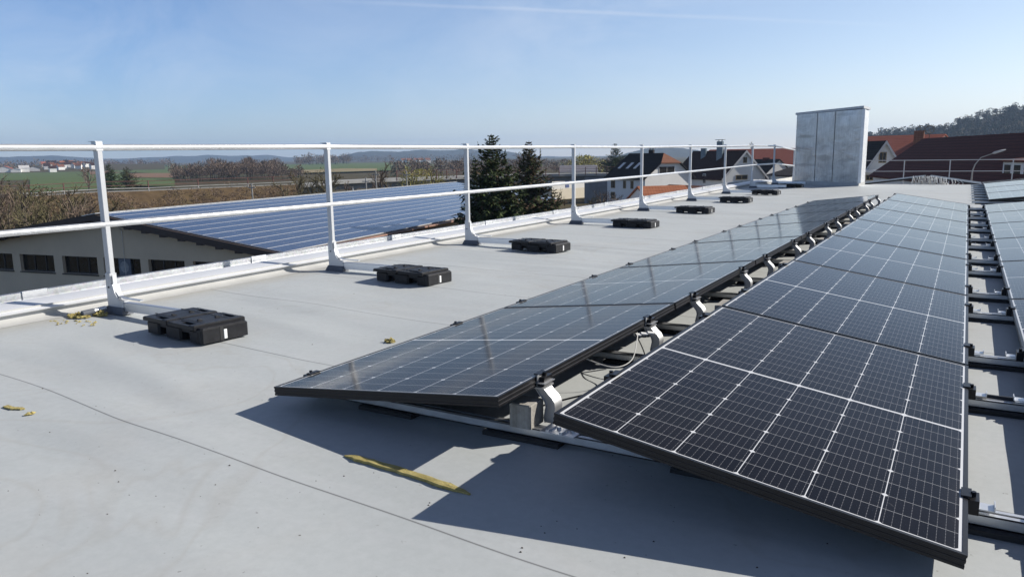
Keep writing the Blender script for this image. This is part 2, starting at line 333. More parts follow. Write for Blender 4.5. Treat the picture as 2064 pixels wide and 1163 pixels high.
# parapet: membrane upstand, coping sheet, gutter and outer rim, one long thing with parts
par = empty('parapet', (-5, 0, 0), label='low galvanised parapet edge with white coping along the grey flat roof', cat='parapet')
yl = [-6+.6*i for i in range(79)]
yl = [y for y in yl if y <= 41]
def strip(prof, name, mat, parent, th=0, wob=0):
    mbs = MB(); k = len(prof)
    for j, y in enumerate(yl):
        for x, z in prof: mbs.v.append((x+5, y, z+rz(y)+(noise.noise(Vector((y*.8, x, z)))*wob)))
    for j in range(len(yl)-1):
        for i in range(k-1): mbs.f.append((j*k+i+1, j*k+i, (j+1)*k+i, (j+1)*k+i+1))
    mbs.m = [0]*len(mbs.f); o = mbs.build(name, mat, parent); smooth_by(o, 30); return o
strip([(-4.90,.001),(-4.945,.006),(-4.98,.018),(-4.997,.034),(-5.0,.05),(-5.0,.085)], 'membrane_upstand', M['upstand'], par, wob=.004)
strip([(-5.0,.060),(-4.966,.058),(-4.962,.066),(-5.145,.108),(-5.155,.105),(-5.16,.086)], 'coping_sheet', M['coping'], par, wob=.002)
strip([(-5.16,.086),(-5.325,.078)], 'gutter_bed', M['galv'], par)
strip([(-5.325,.076),(-5.325,.126),(-5.345,.130),(-5.36,.126),(-5.362,.02)], 'outer_rim', M['galv'], par, wob=.003)
for i in range(14):
    y = .7+1.9*i; mb = MB(); mb.box(-.331, -.318, y, y+.16, .077+rz(y), .134+rz(y)); mb.build('joint_plate', M['alu_dull'], par)
mb = MB(); mb.box(-5.362, -5.36, -6, 41, -7.5, .1); mb.box(-5.36, 16, 41.0, 41.2, -7.5, -.62)
tag(mb.build('building_wall', simple('render_wall', (.55,.54,.5), .8)), kind='structure')

# ------------------------------------------------------------------ railing along the roof edge
PX = -4.72
PY = [2.865, 4.88, 7.01, 9.68, 12.29, 14.94, 17.49, 20.14, 22.35, 25.45]
PXS = [PX-.01, PX, PX, PX, PX, PX, PX, PX-.02, PX+.06, PX+.02]
rail = empty('guardrail', (PX, 2.9, 0), label='white metal guardrail of two tubes standing along the parapet on the grey roof', cat='railing')
def R0(o): o.location = (-PX, -2.9, 0); return o          # parts are drawn in world coordinates under the railing
ptsT = [(PX, -4.0, 1.062+rz(-4))]+[(x, y, 1.062+rz(y)+(.004 if i % 2 else -.002)) for i, (x, y) in enumerate(zip(PXS, PY))]+[(PX, 31, 1.03+rz(31)), (PX+.1, 39.2, 1.05+rz(39.2))]
ptsM = [(PX, -4.0, .574+rz(-4))]+[(x, y, .575+rz(y)) for x, y in zip(PXS, PY)]+[(PX, 31, .55+rz(31)), (PX+.1, 39.2, .55+rz(39.2))]
for nm, pts, r in (('top_rail', ptsT, .0205), ('middle_rail', ptsM, .0195)):
    mb = MB(); mb.tube(pts, r, 16); R0(smooth_by(mb.build(nm, M['tube'], rail)))
    for i in range(1, 9):                                  # joint sleeves
        mb = MB(); a, b = Vector(pts[i]), Vector(pts[i+1]); d = (b-a).normalized(); q = a+d*(.32 if nm == 'middle_rail' else (b-a).length*.45)
        mb.tube([q-d*.004, q+d*.004], r+.0012, 14); R0(smooth_by(mb.build('joint_ring', M['alu_dull'], rail)))
for i, (x, y) in enumerate(zip(PXS, PY)):
    z = rz(y); T = Matrix.Translation((x, y, z))
    mb = MB(); mb.bbox(-.029, .016, -.018, .018, .045, 1.095, .004, M=T)
    mb.box(-.033, .018, -.023, .023, .10, .26, M=T)         # lower sleeve
    post = R0(mb.build('post', M['white_alu'], rail))
    mb = MB(); mb.prism([(-.05,-.03,1.096),(.014,-.024,1.096),(.014,.024,1.096),(-.05,.03,1.096)], (0,0,.004), M=T); mb.box(-.034,.018,-.022,.022,1.04,1.095, M=T)
    mb.build('post_cap', M['alu_dull'], post)
    for zb_ in (1.062, .575, .17):
        mb = MB(); mb.tube([(-.006,-.017,zb_),(-.006,-.0265,zb_)], .0075, 6, M=T); mb.build('bolt', M['rubber_grey'], post)
    mb = MB(); mb.prism([(-.034,-.0225,.02),(.13,-.0225,.02),(.13,-.0225,.085),(.085,-.0225,.095),(.05,-.0225,.135),(.035,-.0225,.19),(-.034,-.0225,.19)], (0,.045,0), M=T)
    mb.build('elbow', M['white_alu'], post)
    mb = MB(); mb.ribbon([(.028,.25),(.030,.18),(.045,.145),(.075,.115),(.12,.105),(.30,.103)], -.013, .013, .005, M=T)
    mb.build('brace_strip', M['alu'], post)
    mb = MB(); q = [(-.062,-.045,0),(.140,-.040,0),(.140,.040,0),(-.062,.045,0)]; q2 = [(-.04,-.03,.045),(.13,-.028,.045),(.13,.028,.045),(-.04,.03,.045)]
    mb.add(q+q2, [(3,2,1,0),(4,5,6,7),(0,1,5,4),(1,2,6,5),(2,3,7,6),(3,0,4,7)], M=T)
    mb.build('foot_pad', M['rubber_grey'], post)
    if i < 9:
        mb = MB(); mb.bbox(.12, .86, -.016, .016, .022, .082, .004, M=T); mb.build('foot_arm', M['alu'], post)
    if i == 0:
        mb = MB(); mb.tube([(-.02,-.05,.036),(-.02,-.14,.030)], .0155, 14, M=T); st = smooth_by(mb.build('stub_tube', M['alu'], post))
        st2 = MB(); st2.tube([(-.02,-.13,.0306),(-.02,-.205,.027)], .0185, 14, M=T); smooth_by(st2.build('stub_cap', M['rubber_grey'], post))
# ballast boxes, one per post
def ballast():
    root = empty('ballast_box')
    b = MB()
    b.bbox(.0,.145,0,.065,0,.085,.012); b.bbox(.225,.40,0,.065,0,.085,.012); b.bbox(.495,.60,0,.05,0,.085,.012)   # feet, front
    b.bbox(.0,.145,.265,.33,0,.085,.012); b.bbox(.225,.40,.265,.33,0,.085,.012); b.bbox(.495,.60,.265,.33,0,.085,.012)
    b.box(.004,.60,.05,.28,.02,.083); b.box(.012,.60,.012,.32,.055,.083)
    b.bbox(.535,.628,.004,.326,0,.097,.012)                                                       # end wall
    o1 = b.build('body', M['plastic'], root)
    for x0, x1 in ((-.025,.268),(.275,.575)):
        l = MB()
        y0, y1 = -.012, .342
        l.bbox(x0,x0+.055,y0,y1,.084,.108,.006); l.bbox(x1-.06,x1,y0,y1,.084,.114,.006)
        l.box(x0+.05,x1-.055,y0,y0+.022,.084,.110); l.box(x0+.05,x1-.055,y1-.022,y1,.084,.110)
        l.bbox(x0+.05,x1-.05,y0+.06,y1-.06,.084,.1125,.004)
        l.box(x0+.05,x0+.12,y0+.02,y0+.062,.084,.108); l.box(x0+.05,x0+.12,y1-.062,y1-.02,.084,.108)
        l.box(x0+.05,x1-.05,y0+.02,y1-.02,.082,.095)
        l.box(x0+.0, x1, (y0+y1)/2-.09, (y0+y1)/2-.085, .111, .1145); l.box(x0, x1, (y0+y1)/2+.085, (y0+y1)/2+.09, .111, .1145)
        l.build('lid', M['plastic'], root)
    for x0 in (.08, .38):
        for yy in (.105, .225): k = MB(); k.tube([(x0+.06,yy,.110),(x0+.06,yy,.122)], .011, 10); k.box(x0+.072,x0+.08,yy-.014,yy+.014,.11,.118); k.build('knob', M['rubber'], root)
    r = MB(); r.bbox(.627,.632,.152,.174,.010,.070,.002); r.build('reflector', M['label'], root)
    g = MB(); g.box(.626,.6295,.128,.150,0.0,.09); g.build('groove', M['rubber'], root)
    return root
BX = [-4.025, -4.04, -4.05, -4.06, -4.06, -4.08, -4.08, -4.13]
bl = ['nearest black ballast box, behind the first railing post with wool crumbs at its foot', 'black ballast box joined to the second railing post from the front', 'black ballast box joined to the third railing post from the front',
      'black ballast box joined to the fourth railing post, by the spruce trees', 'black ballast box joined to the fifth railing post from the front', 'black ballast box joined to the sixth railing post from the front',
      'black ballast box joined to the seventh railing post from the front', 'farthest black ballast box, in front of the tall metal roof cabin']
bal = ballast()
for i in range(8):
    o = bal if i == 0 else dup(bal)
    y = [2.575, 4.585, 6.72, 9.40, 12.0, 14.65, 17.2, 20.2][i]
    o.location = (BX[i], y, rz(y)+.003); o.rotation_euler = (0, 0, radians(-6 if i == 0 else (-5, -6, -4, -5, -3, -5, -4)[i-1]))
    o.scale = (.88, .90, .86); o.location.x += .035; o.location.y += .02
    tag(o, bl[i], 'ballast box', 'black ballast boxes on the railing feet')

# ------------------------------------------------------------------ solar rows on the roof
def frame_mesh():
    prof = [(0.011,-.0005),(0,0.0),(0,-.006),(.0012,-.0072),(.0012,-.0128),(0,-.014),(0,-.020),(.0012,-.0212),(.0012,-.0268),(0,-.028),(0,-.035),(.03,-.035),(.03,-.033),(.012,-.033),(.011,-.006)]
    cs = [((0,0),(1,1)),((PW,0),(-1,1)),((PW,PL),(-1,-1)),((0,PL),(1,-1))]
    b = MB(); k = len(prof)
    for (cx, cy), (sx, sy) in cs:
        for o, z in prof: b.v.append((cx+sx*o, cy+sy*o, z))
    for c in range(4):
        for i in range(k): j = (i+1) % k; n = (c+1) % 4; b.f.append((c*k+i, n*k+i, n*k+j, c*k+j))
    b.m = [0]*len(b.f); return b
fm = frame_mesh()
def module(label, group, loc, rot, cat='solar panel'):
    global proto
    if proto is None:
        root = empty('solar_panel')
        fm.build('frame', M['black_frame'], root)
        g = MB(); g.box(.009, PW-.009, .009, PL-.009, -.0065, -.0022); g.build('glass_sheet', M['glass'], root)
        j = MB(); j.box(.46,.58,.83,.90,-.024,-.0066); j.box(.15,.21,.83,.90,-.024,-.0066); j.box(.83,.89,.83,.90,-.024,-.0066); j.build('junction_box', M['rubber'], root)
        proto = root
    else: root = dup(proto)
    root.location = loc; root.rotation_euler = rot; tag(root, label, cat, group); return root
proto = None
ORD = ['first', 'second', 'third', 'fourth', 'fifth', 'sixth', 'seventh', 'eighth']
SLP = math.atan(.0027)
T1, T2, T3 = .1121, .1553, .1121
GP = 1.749
ROW1 = (-2.2784, 1.989, .0939); ROW2 = (-.9638, 1.846, .2477); ROW3 = (.278, 1.8216, .0867)
for k in range(7):
    w = 'first black solar panel from the front in the row nearest the guardrail' if k == 0 else ('last solar panel, farthest back in the row nearest the guardrail' if k == 6 else f'{ORD[k]} black solar panel from the front in the row nearest the guardrail')
    y = ROW1[1]+k*GP; module(w, 'solar panels in the row nearest the guardrail', (ROW1[0], y, ROW1[2]+.0027*y), (SLP, -T1, 0))
for k in range(7):
    w = 'large black solar panel nearest the viewer at the front of the middle row' if k == 0 else ('last pale reflecting solar panel at the far end of the middle row' if k == 6 else f'{ORD[k]} solar panel from the front in the middle row, beside the silver brackets')
    y = ROW2[1]+k*GP; module(w, 'solar panels in the middle row', (ROW2[0], y, ROW2[2]+.0027*y), (SLP, T2, 0))
for k in range(7):
    y = ROW3[1]+k*GP; module(f'{ORD[k]} solar panel from the front in the row cut by the right picture edge', 'solar panels in the row at the right picture edge', (ROW3[0], y, ROW3[2]+.0027*y), (SLP, -T3, 0))
for k in range(4):
    y = 15.15+k*1.76; z = .092+rz(y); zn = .092+rz(y+1.74)
    if k < 3: z += .012*k; zn += .012*(k+1)
    else: z += .03
    module(['first', 'second', 'third', 'fourth'][k]+' panel of the separate pale solar block behind the walkway gap', 'solar panels in the block behind the walkway gap', (.36, y, z), (math.atan2(zn-z, 1.74), -T3, 0))
# mounting rails across the rows with brackets and clamps
def clamp(b, x, y, z, s):                                  # z = frame top; s = side the panel lies on (+1 right)
    b.box(min(x, x-s*.026), max(x, x-s*.026), y-.03, y+.03, z-.042, z-.003); b.box(x-.012+s*.004, x+.012+s*.004, y-.028, y+.028, z+.0005, z+.006)
    b.tube([(x-s*.012, y, z-.003), (x-s*.012, y, z+.010)], .007, 6)
def rail_thing(y, x0, x1, rows, label, group):
    z = rz(y)
    SK = 0
    root = empty('mounting_rail', (x0, y+(SK*(x0+1.25) if rows else 0), z), (0,0,math.atan(SK) if rows else 0), label=label, cat='mounting rail', group=group)
    T = Matrix.Translation((-x0, 0, 0))
    b = MB(); b.box(x0,x1,-.021,-.016,.014,.046,M=T); b.box(x0,x1,.016,.021,.014,.046,M=T); b.box(x0,x1,-.021,.021,.014,.018,M=T); b.box(x0,x1,-.021,-.006,.042,.047,M=T); b.box(x0,x1,.006,.021,.042,.047,M=T)
    b.build('rail_profile', M['alu_dull'], root)
    pass
    PADS = [(x0+.28, .26), (x0+.86, .30), (x0+1.55, .26), (x0+2.30, .36), (x0+3.1, .26)] if rows else [(x0+.05, .26), (x0+.9, .26)]
    for xx, lw in PADS:
        b = MB(); b.box(xx, xx+lw, -.05, .05, .0, .0145, M=T); b.build('rubber_pad', M['rubber'], root)
    if rows:
        dz = .0027*y-z
        xr = ROW1[0]+PW*cos(T1); zr_ = ROW1[2]+PW*sin(T1)+dz-.035; xl = ROW2[0]; zl = ROW2[2]+dz-.035
        TB = Matrix.Translation((-x0, .075, 0))
        for (xb, zb, sgn) in ((xr+.002, zr_, 1), (xl-.004, zl, -1)):
            b = MB(); e = sgn
            pr = [(xb+e*.052,.0475),(xb+e*.050,.065),(xb+e*.053,.085),(xb+e*.056,.105),(xb+e*.054,.122),(xb+e*.044,.138),(xb+e*.030,.150),(xb+e*.008,zb-.003)]
            pr2 = [(xb+e*.018,.0475),(xb+e*.014,.065),(xb+e*.018,.085),(xb+e*.022,.105),(xb+e*.018,.122),(xb+e*.006,.138),(xb-e*.006,.150),(xb-e*.022,zb-.005)]
            if sgn > 0: pr = [(x+.012, q) for x, q in pr]; pr2 = [(x+.012, q) for x, q in pr2]
            b.ribbon(pr, -.028, .028, .005, M=TB); b.ribbon(pr2, -.028, .028, .004, M=TB)
            poly = [(x, -.024, q) for x, q in pr]+[(x, -.024, q) for x, q in reversed(pr2)]
            b.prism(poly, (0,.003,0), M=TB)
            b.box(min(xb-e*.02,xb+e*.03)+(.05 if sgn<0 else 0), max(xb-e*.02,xb+e*.03)+(.05 if sgn<0 else 0), -.04, .04, zb-.006, zb, M=TB)
            if sgn > 0: b.box(xb+.0, xb+.036, -.038, .038, zb+.012, zb+.015, M=TB); b.box(xb+.001, xb+.0045, -.034, .034, zb-.002, zb+.040, M=TB)
            smooth_by(b.build('bracket', M['bracket'], root), 50)
        b = MB(); b.box(xr+.06, xr+.19, -.045, .045, .047, .052, M=T)
        for q in (.09, .14): b.box(xr+q-.006, xr+q+.006, -.045, .045, .052, .060, M=T); b.tube([(xr+q+.022,0,.052),(xr+q+.022,0,.062)], .008, 6, M=T)
        b.build('base_plate', M['alu'], root)
        x2 = ROW2[0]+PW*cos(T2); z2 = ROW2[2]-PW*sin(T2)+dz; x3 = ROW3[0]; z3 = ROW3[2]+dz; x1_ = ROW1[0]; z1_ = ROW1[2]+dz
        for cx, cz, sg in ((xr, zr_+.035, -1), (xl, zl+.035, 1), (x2, z2, -1), (x3, z3, 1), (x1_, z1_, 1)):
            b = MB(); clamp(b, cx-x0, .085 if cx in (xr, xl) else 0, cz, sg); b.build('clamp', M['black_frame'], root)
        b = MB(); b.box(x2+.026,x2+.062,-.022,.022,.058,.061,M=T); b.box(x2+.0595,x2+.062,-.022,.022,.061,.073,M=T); b.build('tongue', M['alu'], root); b = MB(); b.box(x3-.066,x3-.028,-.022,.022,.058,.061,M=T); b.box(x3-.066,x3-.0635,-.022,.022,.061,.073,M=T)
        b.build('tongue', M['alu'], root)
    return root
RY = []
for k in range(7):
    for j, off in enumerate((.195, 1.25)):
        y = 2.005+k*GP+off; RY.append(y)
        w = ['front mounting rail carrying the first row of solar panels and a concrete block', 'second mounting rail from the front under the solar rows'][k*2+j] if k == 0 else f'{ORD[k] if k else ""} pair of rails from the front, {"nearer" if j == 0 else "farther"} rail under the {ORD[k]} panels'
        rail_thing(y, -2.27, 1.38, True, w, 'aluminium rails under the solar rows')
for k in range(8):
    y = 15.35+k*.9; rail_thing(y, .12, 1.4, False, f'{ORD[k]} short rail under the separate solar block behind the walkway gap', 'short rails of the far solar block')
# concrete ballast blocks on the rails
def block(x, y, z, sx, sy, sz, rzz, label):
    b = MB(); b.bbox(-sx/2, sx/2, -sy/2, sy/2, 0, sz, .004); o = b.build('concrete_block', M['concrete']); o.location = (x, y, z); o.rotation_euler = (0,0,rzz)
    tag(o, label, 'concrete block', 'concrete blocks weighing down the rails')
block(-1.265, 2.215, .05, .085, .10, .085, .02, 'small grey concrete block lying on the front end of the solar mounting rail')
block(-1.10, 4.22, .058, .10, .2, .09, .05, 'grey concrete block between the two solar rows at the second panels')
block(-1.12, 6.0, .063, .10, .2, .09, 0, 'grey concrete block between the two solar rows at the third panels')
block(-1.12, 7.75, .068, .10, .2, .09, 0, 'grey concrete block between the two solar rows at the fourth panels')
block(-1.12, 9.5, .072, .10, .2, .09, 0, 'grey concrete block between the two solar rows at the fifth panels')
# cables under the panels
def cable(pts, r, mat, label, n=6):
    P = []
    for i in range(len(pts)-1):
        p0, p1, p2, p3 = [Vector(pts[max(0, min(len(pts)-1, i+q))]) for q in (-1,0,1,2)]
        for s_ in range(6):
            u_ = s_/6; P.append(.5*((2*p1)+(p2-p0)*u_+(2*p0-5*p1+4*p2-p3)*u_*u_+(3*p1-p0-3*p2+p3)*u_**3))
    P.append(Vector(pts[-1])); b = MB(); b.tube(P, r, n); o = smooth_by(b.build('cable', mat)); tag(o, label, 'cable'); return o
cable([(-1.35,2.8,.15),(-1.22,2.86,.10),(-1.18,2.98,.105),(-1.21,3.12,.16),(-1.24,3.2,.175)], .0022, M['cable_white'], 'thin pale cable sagging under the edge of the first panel by the second bracket')
cable([(-1.25,3.2,.17),(-1.17,3.1,.12),(-1.10,3.02,.02),(-1.02,2.95,.012)], .003, M['cable'], 'thin black cable hanging from the panel edge down to the roof')
cable([(-1.4,2.35,.02),(-1.25,2.5,.06),(-1.12,2.55,.09),(-1.05,2.7,.03),(-.95,2.9,.015)], .0035, M['cable'], 'looped black cable lying between the two solar rows near the concrete block')
cable([(.03,3.29,.06),(.09,3.285,.058),(.16,3.28,.058),(.22,3.275,.06)], .009, M['cable'], 'corrugated black conduit crossing the walkway on a mounting rail')
b = MB()
for q in range(3): b.tube([(-1.255+.02*q,3.2+.03*q,.165),(-1.235+.02*q,3.23+.03*q,.158)], .007, 8)
tag(b.build('cable_connector', M['label']), 'white plug connectors hanging under the black panel edge', 'connector')

# ------------------------------------------------------------------ mineral wool scraps and grit
def wool_blob(cx, cy, sx, sy, sz, rot, n, label, seed):
    rnd = random.Random(seed); b = MB()
    for i in range(n):
        a = rnd.random()*2*pi; r = math.sqrt(rnd.random()); x, y = cos(a)*r*sx, sin(a)*r*sy; s_ = .35+.65*(1-r)
        q = rnd.uniform(.006,.014); zc = rnd.random()*sz*s_
        vs = []
        for dx,dy,dz in ((1,0,0),(-1,0,0),(0,1,0),(0,-1,0),(0,0,1),(0,0,-1)): vs.append((x+dx*q*rnd.uniform(.6,1.5), y+dy*q*rnd.uniform(.6,1.5), max(0,zc+dz*q*rnd.uniform(.5,1))))
        b.add(vs, [(0,2,4),(2,1,4),(1,3,4),(3,0,4),(2,0,5),(1,2,5),(3,1,5),(0,3,5)])
    o = b.build('wool_scrap', M['wool']); o.location = (cx, cy, rz(cy)+wrinkle(cx,cy)+.002); o.rotation_euler = (0,0,rot); tag(o, label, 'insulation scrap')
wool_blob(-4.79, 2.66, .085, .04, .03, .3, 90, 'yellow pile of wool crumbs in front of the first railing post', 1)
wool_blob(-4.72, 2.76, .05, .03, .035, .3, 60, 'yellow wool clump under the stub tube of the first railing post', 2)
wool_blob(-2.60, 3.08, .035, .025, .022, 0, 40, 'small yellow wool piece beside the low edge of the first solar panel', 3)
wool_blob(-4.66, 2.55, .20, .07, .004, .2, 26, 'loose yellow wool crumbs strewn by the wool pile at the first railing post', 14)
wool_blob(-3.12, 1.50, .014, .01, .006, 0, 10, 'tiny wool crumb beside the yellow sliver at the left', 4)
def wool_strip(pts, w, h, label, seed):
    rnd = random.Random(seed); b = MB(); n = len(pts); V = [Vector(p) for p in pts]; M_ = 24
    ring = []
    for i in range(M_+1):
        u_ = i/M_*(n-1); k = min(int(u_), n-2); p = V[k].lerp(V[k+1], u_-k); d = (V[k+1]-V[k]).normalized(); s_ = Vector((-d.y, d.x, 0))
        ta = min(1, .25+7*min(i/M_, 1-i/M_)); ww = w*ta*rnd.uniform(.93,1.07); hh = h*min(1, ta*1.1)*rnd.uniform(.92,1.08); zb = rz(p.y)+wrinkle(p.x,p.y)+.001
        j = rnd.uniform(-.003,.003)
        ring.append([p+s_*(ww/2+j)+Vector((0,0,zb)), p+s_*(ww/2*.85+j)+Vector((0,0,zb+hh)), p-s_*(ww/2*.9-j)+Vector((0,0,zb+hh*.85)), p-s_*(ww/2-j)+Vector((0,0,zb))])
    for r in ring: b.v += [tuple(q) for q in r]
    for i in range(M_):
        for j in range(4): b.f.append((i*4+j, i*4+(j+1)%4, (i+1)*4+(j+1)%4, (i+1)*4+j))
    b.f += [(3,2,1,0), (M_*4,M_*4+1,M_*4+2,M_*4+3)]; b.m = [0]*len(b.f)
    tag(b.build('wool_strip', M['wool']), label, 'insulation scrap')
wool_strip([(-1.71,1.768,0),(-1.55,1.765,0),(-1.4,1.752,0),(-1.18,1.728,0)], .027, .010, 'long olive yellow wool strip lying on the roof in the panel shadow', 5)
wool_strip([(-3.32,1.50,0),(-3.26,1.497,0),(-3.20,1.517,0)], .022, .006, 'short pale yellow wool sliver on the open roof at the left', 6)
b = MB(); rnd = random.Random(9)
for i in range(150):
    x, y = rnd.uniform(-4.2, 1.5), rnd.uniform(.7, 5.5)
    if rnd.random() < .45: x, y = rnd.uniform(-2.6,.2), rnd.uniform(.9, 1.75)
    q = rnd.uniform(.0012, .0042)*(.7 if y > 3 else .85); z = rz(y)+wrinkle(x,y)
    b.add([(x-q,y-q*.6,z),(x+q,y-q*.5,z),(x+q*.7,y+q,z),(x-q*.8,y+q*.8,z),(x,y,z+q*1.1)], [(0,1,4),(1,2,4),(2,3,4),(3,0,4)])
tag(b.build('grit', simple('dark_grit', (.06,.05,.04), .9)), kind='stuff', label='dark grit scattered over the roof membrane', cat='grit')

# ------------------------------------------------------------------ metal cabin on the roof
FL, FRt = Vector((-4.27, 23.2)), Vector((-2.37, 21.5)); BRt, BL = FRt+Vector((.03, 1.05)), FL+Vector((.2, .9))
cab = empty('roof_cabin', (FRt.x, FRt.y, 0), label='tall galvanised metal cabin clad in three sheets standing near the roof crest', cat='roof cabin')
off = Vector((FRt.x, FRt.y, 0))
def cabp(poly, z0, z1, grow=0):
    c = (FL+FRt+BRt+BL)/4; P = [(q+(q-c).normalized()*grow) for q in poly]
    return [(q.x-off.x, q.y-off.y, z0) for q in P], (0,0,z1-z0)
b = MB(); p, e = cabp([FL,FRt,BRt,BL], -.02, .17, .02); b.prism(p, e); b.build('plinth', M['upstand'], cab)
ZT_L, ZT_R = 2.03, 2.05
fd = (FRt-FL).normalized(); fn = Vector((fd.y, -fd.x)); Lf = (FRt-FL).length
b = MB(); p, e = cabp([FL-fn*.02,FRt-fn*.02,BRt,BL], .17, 2.03, -.02); b.prism(p, e); b.build('cabin_core', M['galv'], cab)
cuts = [0, .345, .62, 1.0]
for i in range(3):                                         # slightly pillowed front sheets
    b = MB(); nxs, nzs = 8, 12; a0, a1 = cuts[i]*Lf+.012, cuts[i+1]*Lf-.012
    for jz in range(nzs+1):
        for jx in range(nxs+1):
            s_ = a0+(a1-a0)*jx/nxs; zz_ = .16+1.86*jz/nzs; bul = .022*sin(pi*jx/nxs)*sin(pi*min(1, jz/nzs*1.0))**.5 + .006*noise.noise(Vector((s_*3, zz_*2.2, i)))
            if jx in (0, nxs): bul = .008
            q = FL+fd*s_+fn*(bul); b.v.append((q.x-off.x, q.y-off.y, zz_))
    for jz in range(nzs):
        for jx in range(nxs): k = jz*(nxs+1)+jx; b.f.append((k, k+1, k+nxs+2, k+nxs+1))
    b.m = [0]*len(b.f); b.build('cladding_sheet', M['clad'], cab, smooth=True)
b = MB()
sd = (BRt-FRt).normalized()
def post2(p, w, z0, z1, M_=None):
    b.prism([(p.x-w-off.x,p.y-w-off.y,z0),(p.x+w-off.x,p.y-w-off.y,z0),(p.x+w-off.x,p.y+w-off.y,z0),(p.x-w-off.x,p.y+w-off.y,z0)], (0,0,z1-z0))
post2(FRt+Vector((.02,.02)), .035, .16, 2.03); b.build('corner_trim', M['alu_dull'], cab)
b = MB(); p, e = cabp([FRt+sd*.12+Vector((.012,0)), FRt+sd*.16+Vector((.012,0)), FRt+sd*1.04+Vector((.012,0)), FRt+sd*1.04-Vector((.02,0)), FRt+sd*.12-Vector((.02,0))], .16, 2.03); b.prism(p, e); b.build('side_sheet', M['alu'], cab)
b = MB()
P = [FL, FRt, BRt, BL]; c0 = (FL+FRt+BRt+BL)/4; zt = [2.03, 2.06, 2.06, 2.03]
lo = []; hi = []
for q, z in zip(P, zt):
    g = q+(q-c0).normalized()*.045; lo.append((g.x-off.x, g.y-off.y, z-.015)); hi.append((g.x-off.x, g.y-off.y, z+.045))
b.add(lo+hi, [(3,2,1,0),(4,5,6,7),(0,1,5,4),(1,2,6,5),(2,3,7,6),(3,0,4,7)]); b.build('cover_sheet', M['galv'], cab)

# ------------------------------------------------------------------ far railing and the cable heap beyond the crest
fr_ = empty('guardrail', (-4.2, 39.2, rz(39.2)), label='thin white guardrail across the far lower end of the roof', cat='railing')
fz = rz(39.2); M['rail_far'] = simple('weathered_rail', (.42,.41,.41), .5, .3, .05, 3)
for nm, z, r in (('top_rail', 1.09, .019), ('middle_rail', .60, .017)):
    b = MB(); b.tube([(-.2,0,z),(16,0,z)], r, 10); smooth_by(b.build(nm, M['rail_far'], fr_))
for x in [0, 1.75, 3.56, 5.9, 8.2, 10.5, 13, 15.5]:
    b = MB(); b.bbox(x-.021, x+.021, -.025, .025, 0, 1.11, .004); b.build('post', M['rail_far'], fr_)
yN = 26.9
for i, (x0, z0, x1, z1, lab) in enumerate(((-2.75, rz(yN)+.06, -1.1, rz(yN)+.28, 'black edge-on solar panel rising from the left to the white cable bundle'), (-.95, rz(yN)+.28, .42, rz(yN)+.06, 'black edge-on solar panel falling to the right from the white cable bundle'))):
    b = MB(); b.prism([(x0,yN-.9,z0),(x1,yN-.9,z1),(x1,yN-.9,z1-.05),(x0,yN-.9,z0-.05)], (0,1.7,0)); o = b.build('solar_panel', M['black_frame'])
    tag(o, lab, 'solar panel', 'dark edge-on panels beyond the roof crest')
b = MB(); rnd = random.Random(3)
for i in range(70):
    x = rnd.gauss(-.85, .30); x = max(-1.35, min(.1, x)); zt_ = rz(yN)+.30-.16*max(0, (x+.85)); y0 = yN-1.0-rnd.random()*.25
    b.tube([(x,y0,zt_),(x+rnd.uniform(-.05,.09),y0-.06,(zt_+rz(yN))/2),(x+rnd.uniform(-.1,.15),y0-.05,rz(yN)+.02)], .008, 4)
tag(b.build('cable_bundle', M['cable_white']), 'tangled white cable bundle hanging between two dark panels beyond the roof crest', 'cable bundle')
# ------------------------------------------------------------------ land around
ZG = -7.5
def gp(px, py, z=ZG):
    d = ray(px, py); t_ = (z-H)/d.z; return CAM+d*t_
def pxy(P):
    d = Vector(P)-CAM; z = d.dot(CF); return 1032+F*d.dot(CR)/z, 581.5-F*d.dot(CU)/z
def ground_mat(name, a, b, c3, sc1, sc2, stretch=None):
    t = NT(name); p = t.world(); n1 = t.noise(p, sc1, 6, .6, .4, stretch=stretch); n2 = t.noise(p, sc2, 6, .65)
    c = t.ramp(n1, [(.3, a), (.5, b), (.7, c3)]); c = t.mix(.35, c, t.ramp(n2, [(.3, tuple(x*.5 for x in b)), (.7, tuple(min(1, x*1.5) for x in b))]))
    t.set(c, .95, 0, .1); return t.mat
M['land'] = ground_mat('land', (.055,.052,.022), (.075,.06,.032), (.05,.065,.02), .012, .12)
M['green'] = ground_mat('green_crop', (.075,.108,.040), (.09,.125,.047), (.10,.132,.055), .02, .2, (1,3,1))
M['plough'] = ground_mat('ploughed_soil', (.16,.095,.06), (.20,.125,.08), (.18,.12,.08), .02, .2)
M['straw'] = ground_mat('dry_grass', (.22,.18,.10), (.26,.21,.12), (.18,.16,.08), .03, .3)
mb = MB(); G = 5300; mb.v = [(-G,-G,ZG),(G,-G,ZG),(G,G,ZG),(-G,G,ZG)]; mb.f = [(0,1,2,3)]; mb.m = [0]
tag(mb.build('ground', M['land']), kind='structure')
def field(pts, mat, lift):
    b = MB(); P = [gp(x, y, ZG+lift) for x, y in pts]; b.v = [tuple(q) for q in P]; b.f = [tuple(range(len(P)))]; b.m = [0]
    o = b.build('field', mat)
    if o.data.polygons[0].normal.z < 0: o.data.flip_normals()
    tag(o, kind='structure')
field([(-40,349),(250,343),(262,356),(-40,366)], M['green'], .1)
field([(60,362),(262,356),(300,374),(60,388)], M['green'], .2)
field([(180,346),(262,343),(262,347),(182,352)], M['plough'], .3)
field([(225,333.5),(380,334),(376,351),(225,347)], M['green'], .4)
field([(262,349.5),(352,349),(350,358.5),(262,358)], M['plough'], .5)
field([(262,359),(352,358.7),(352,375),(262,375)], M['green'], .6)
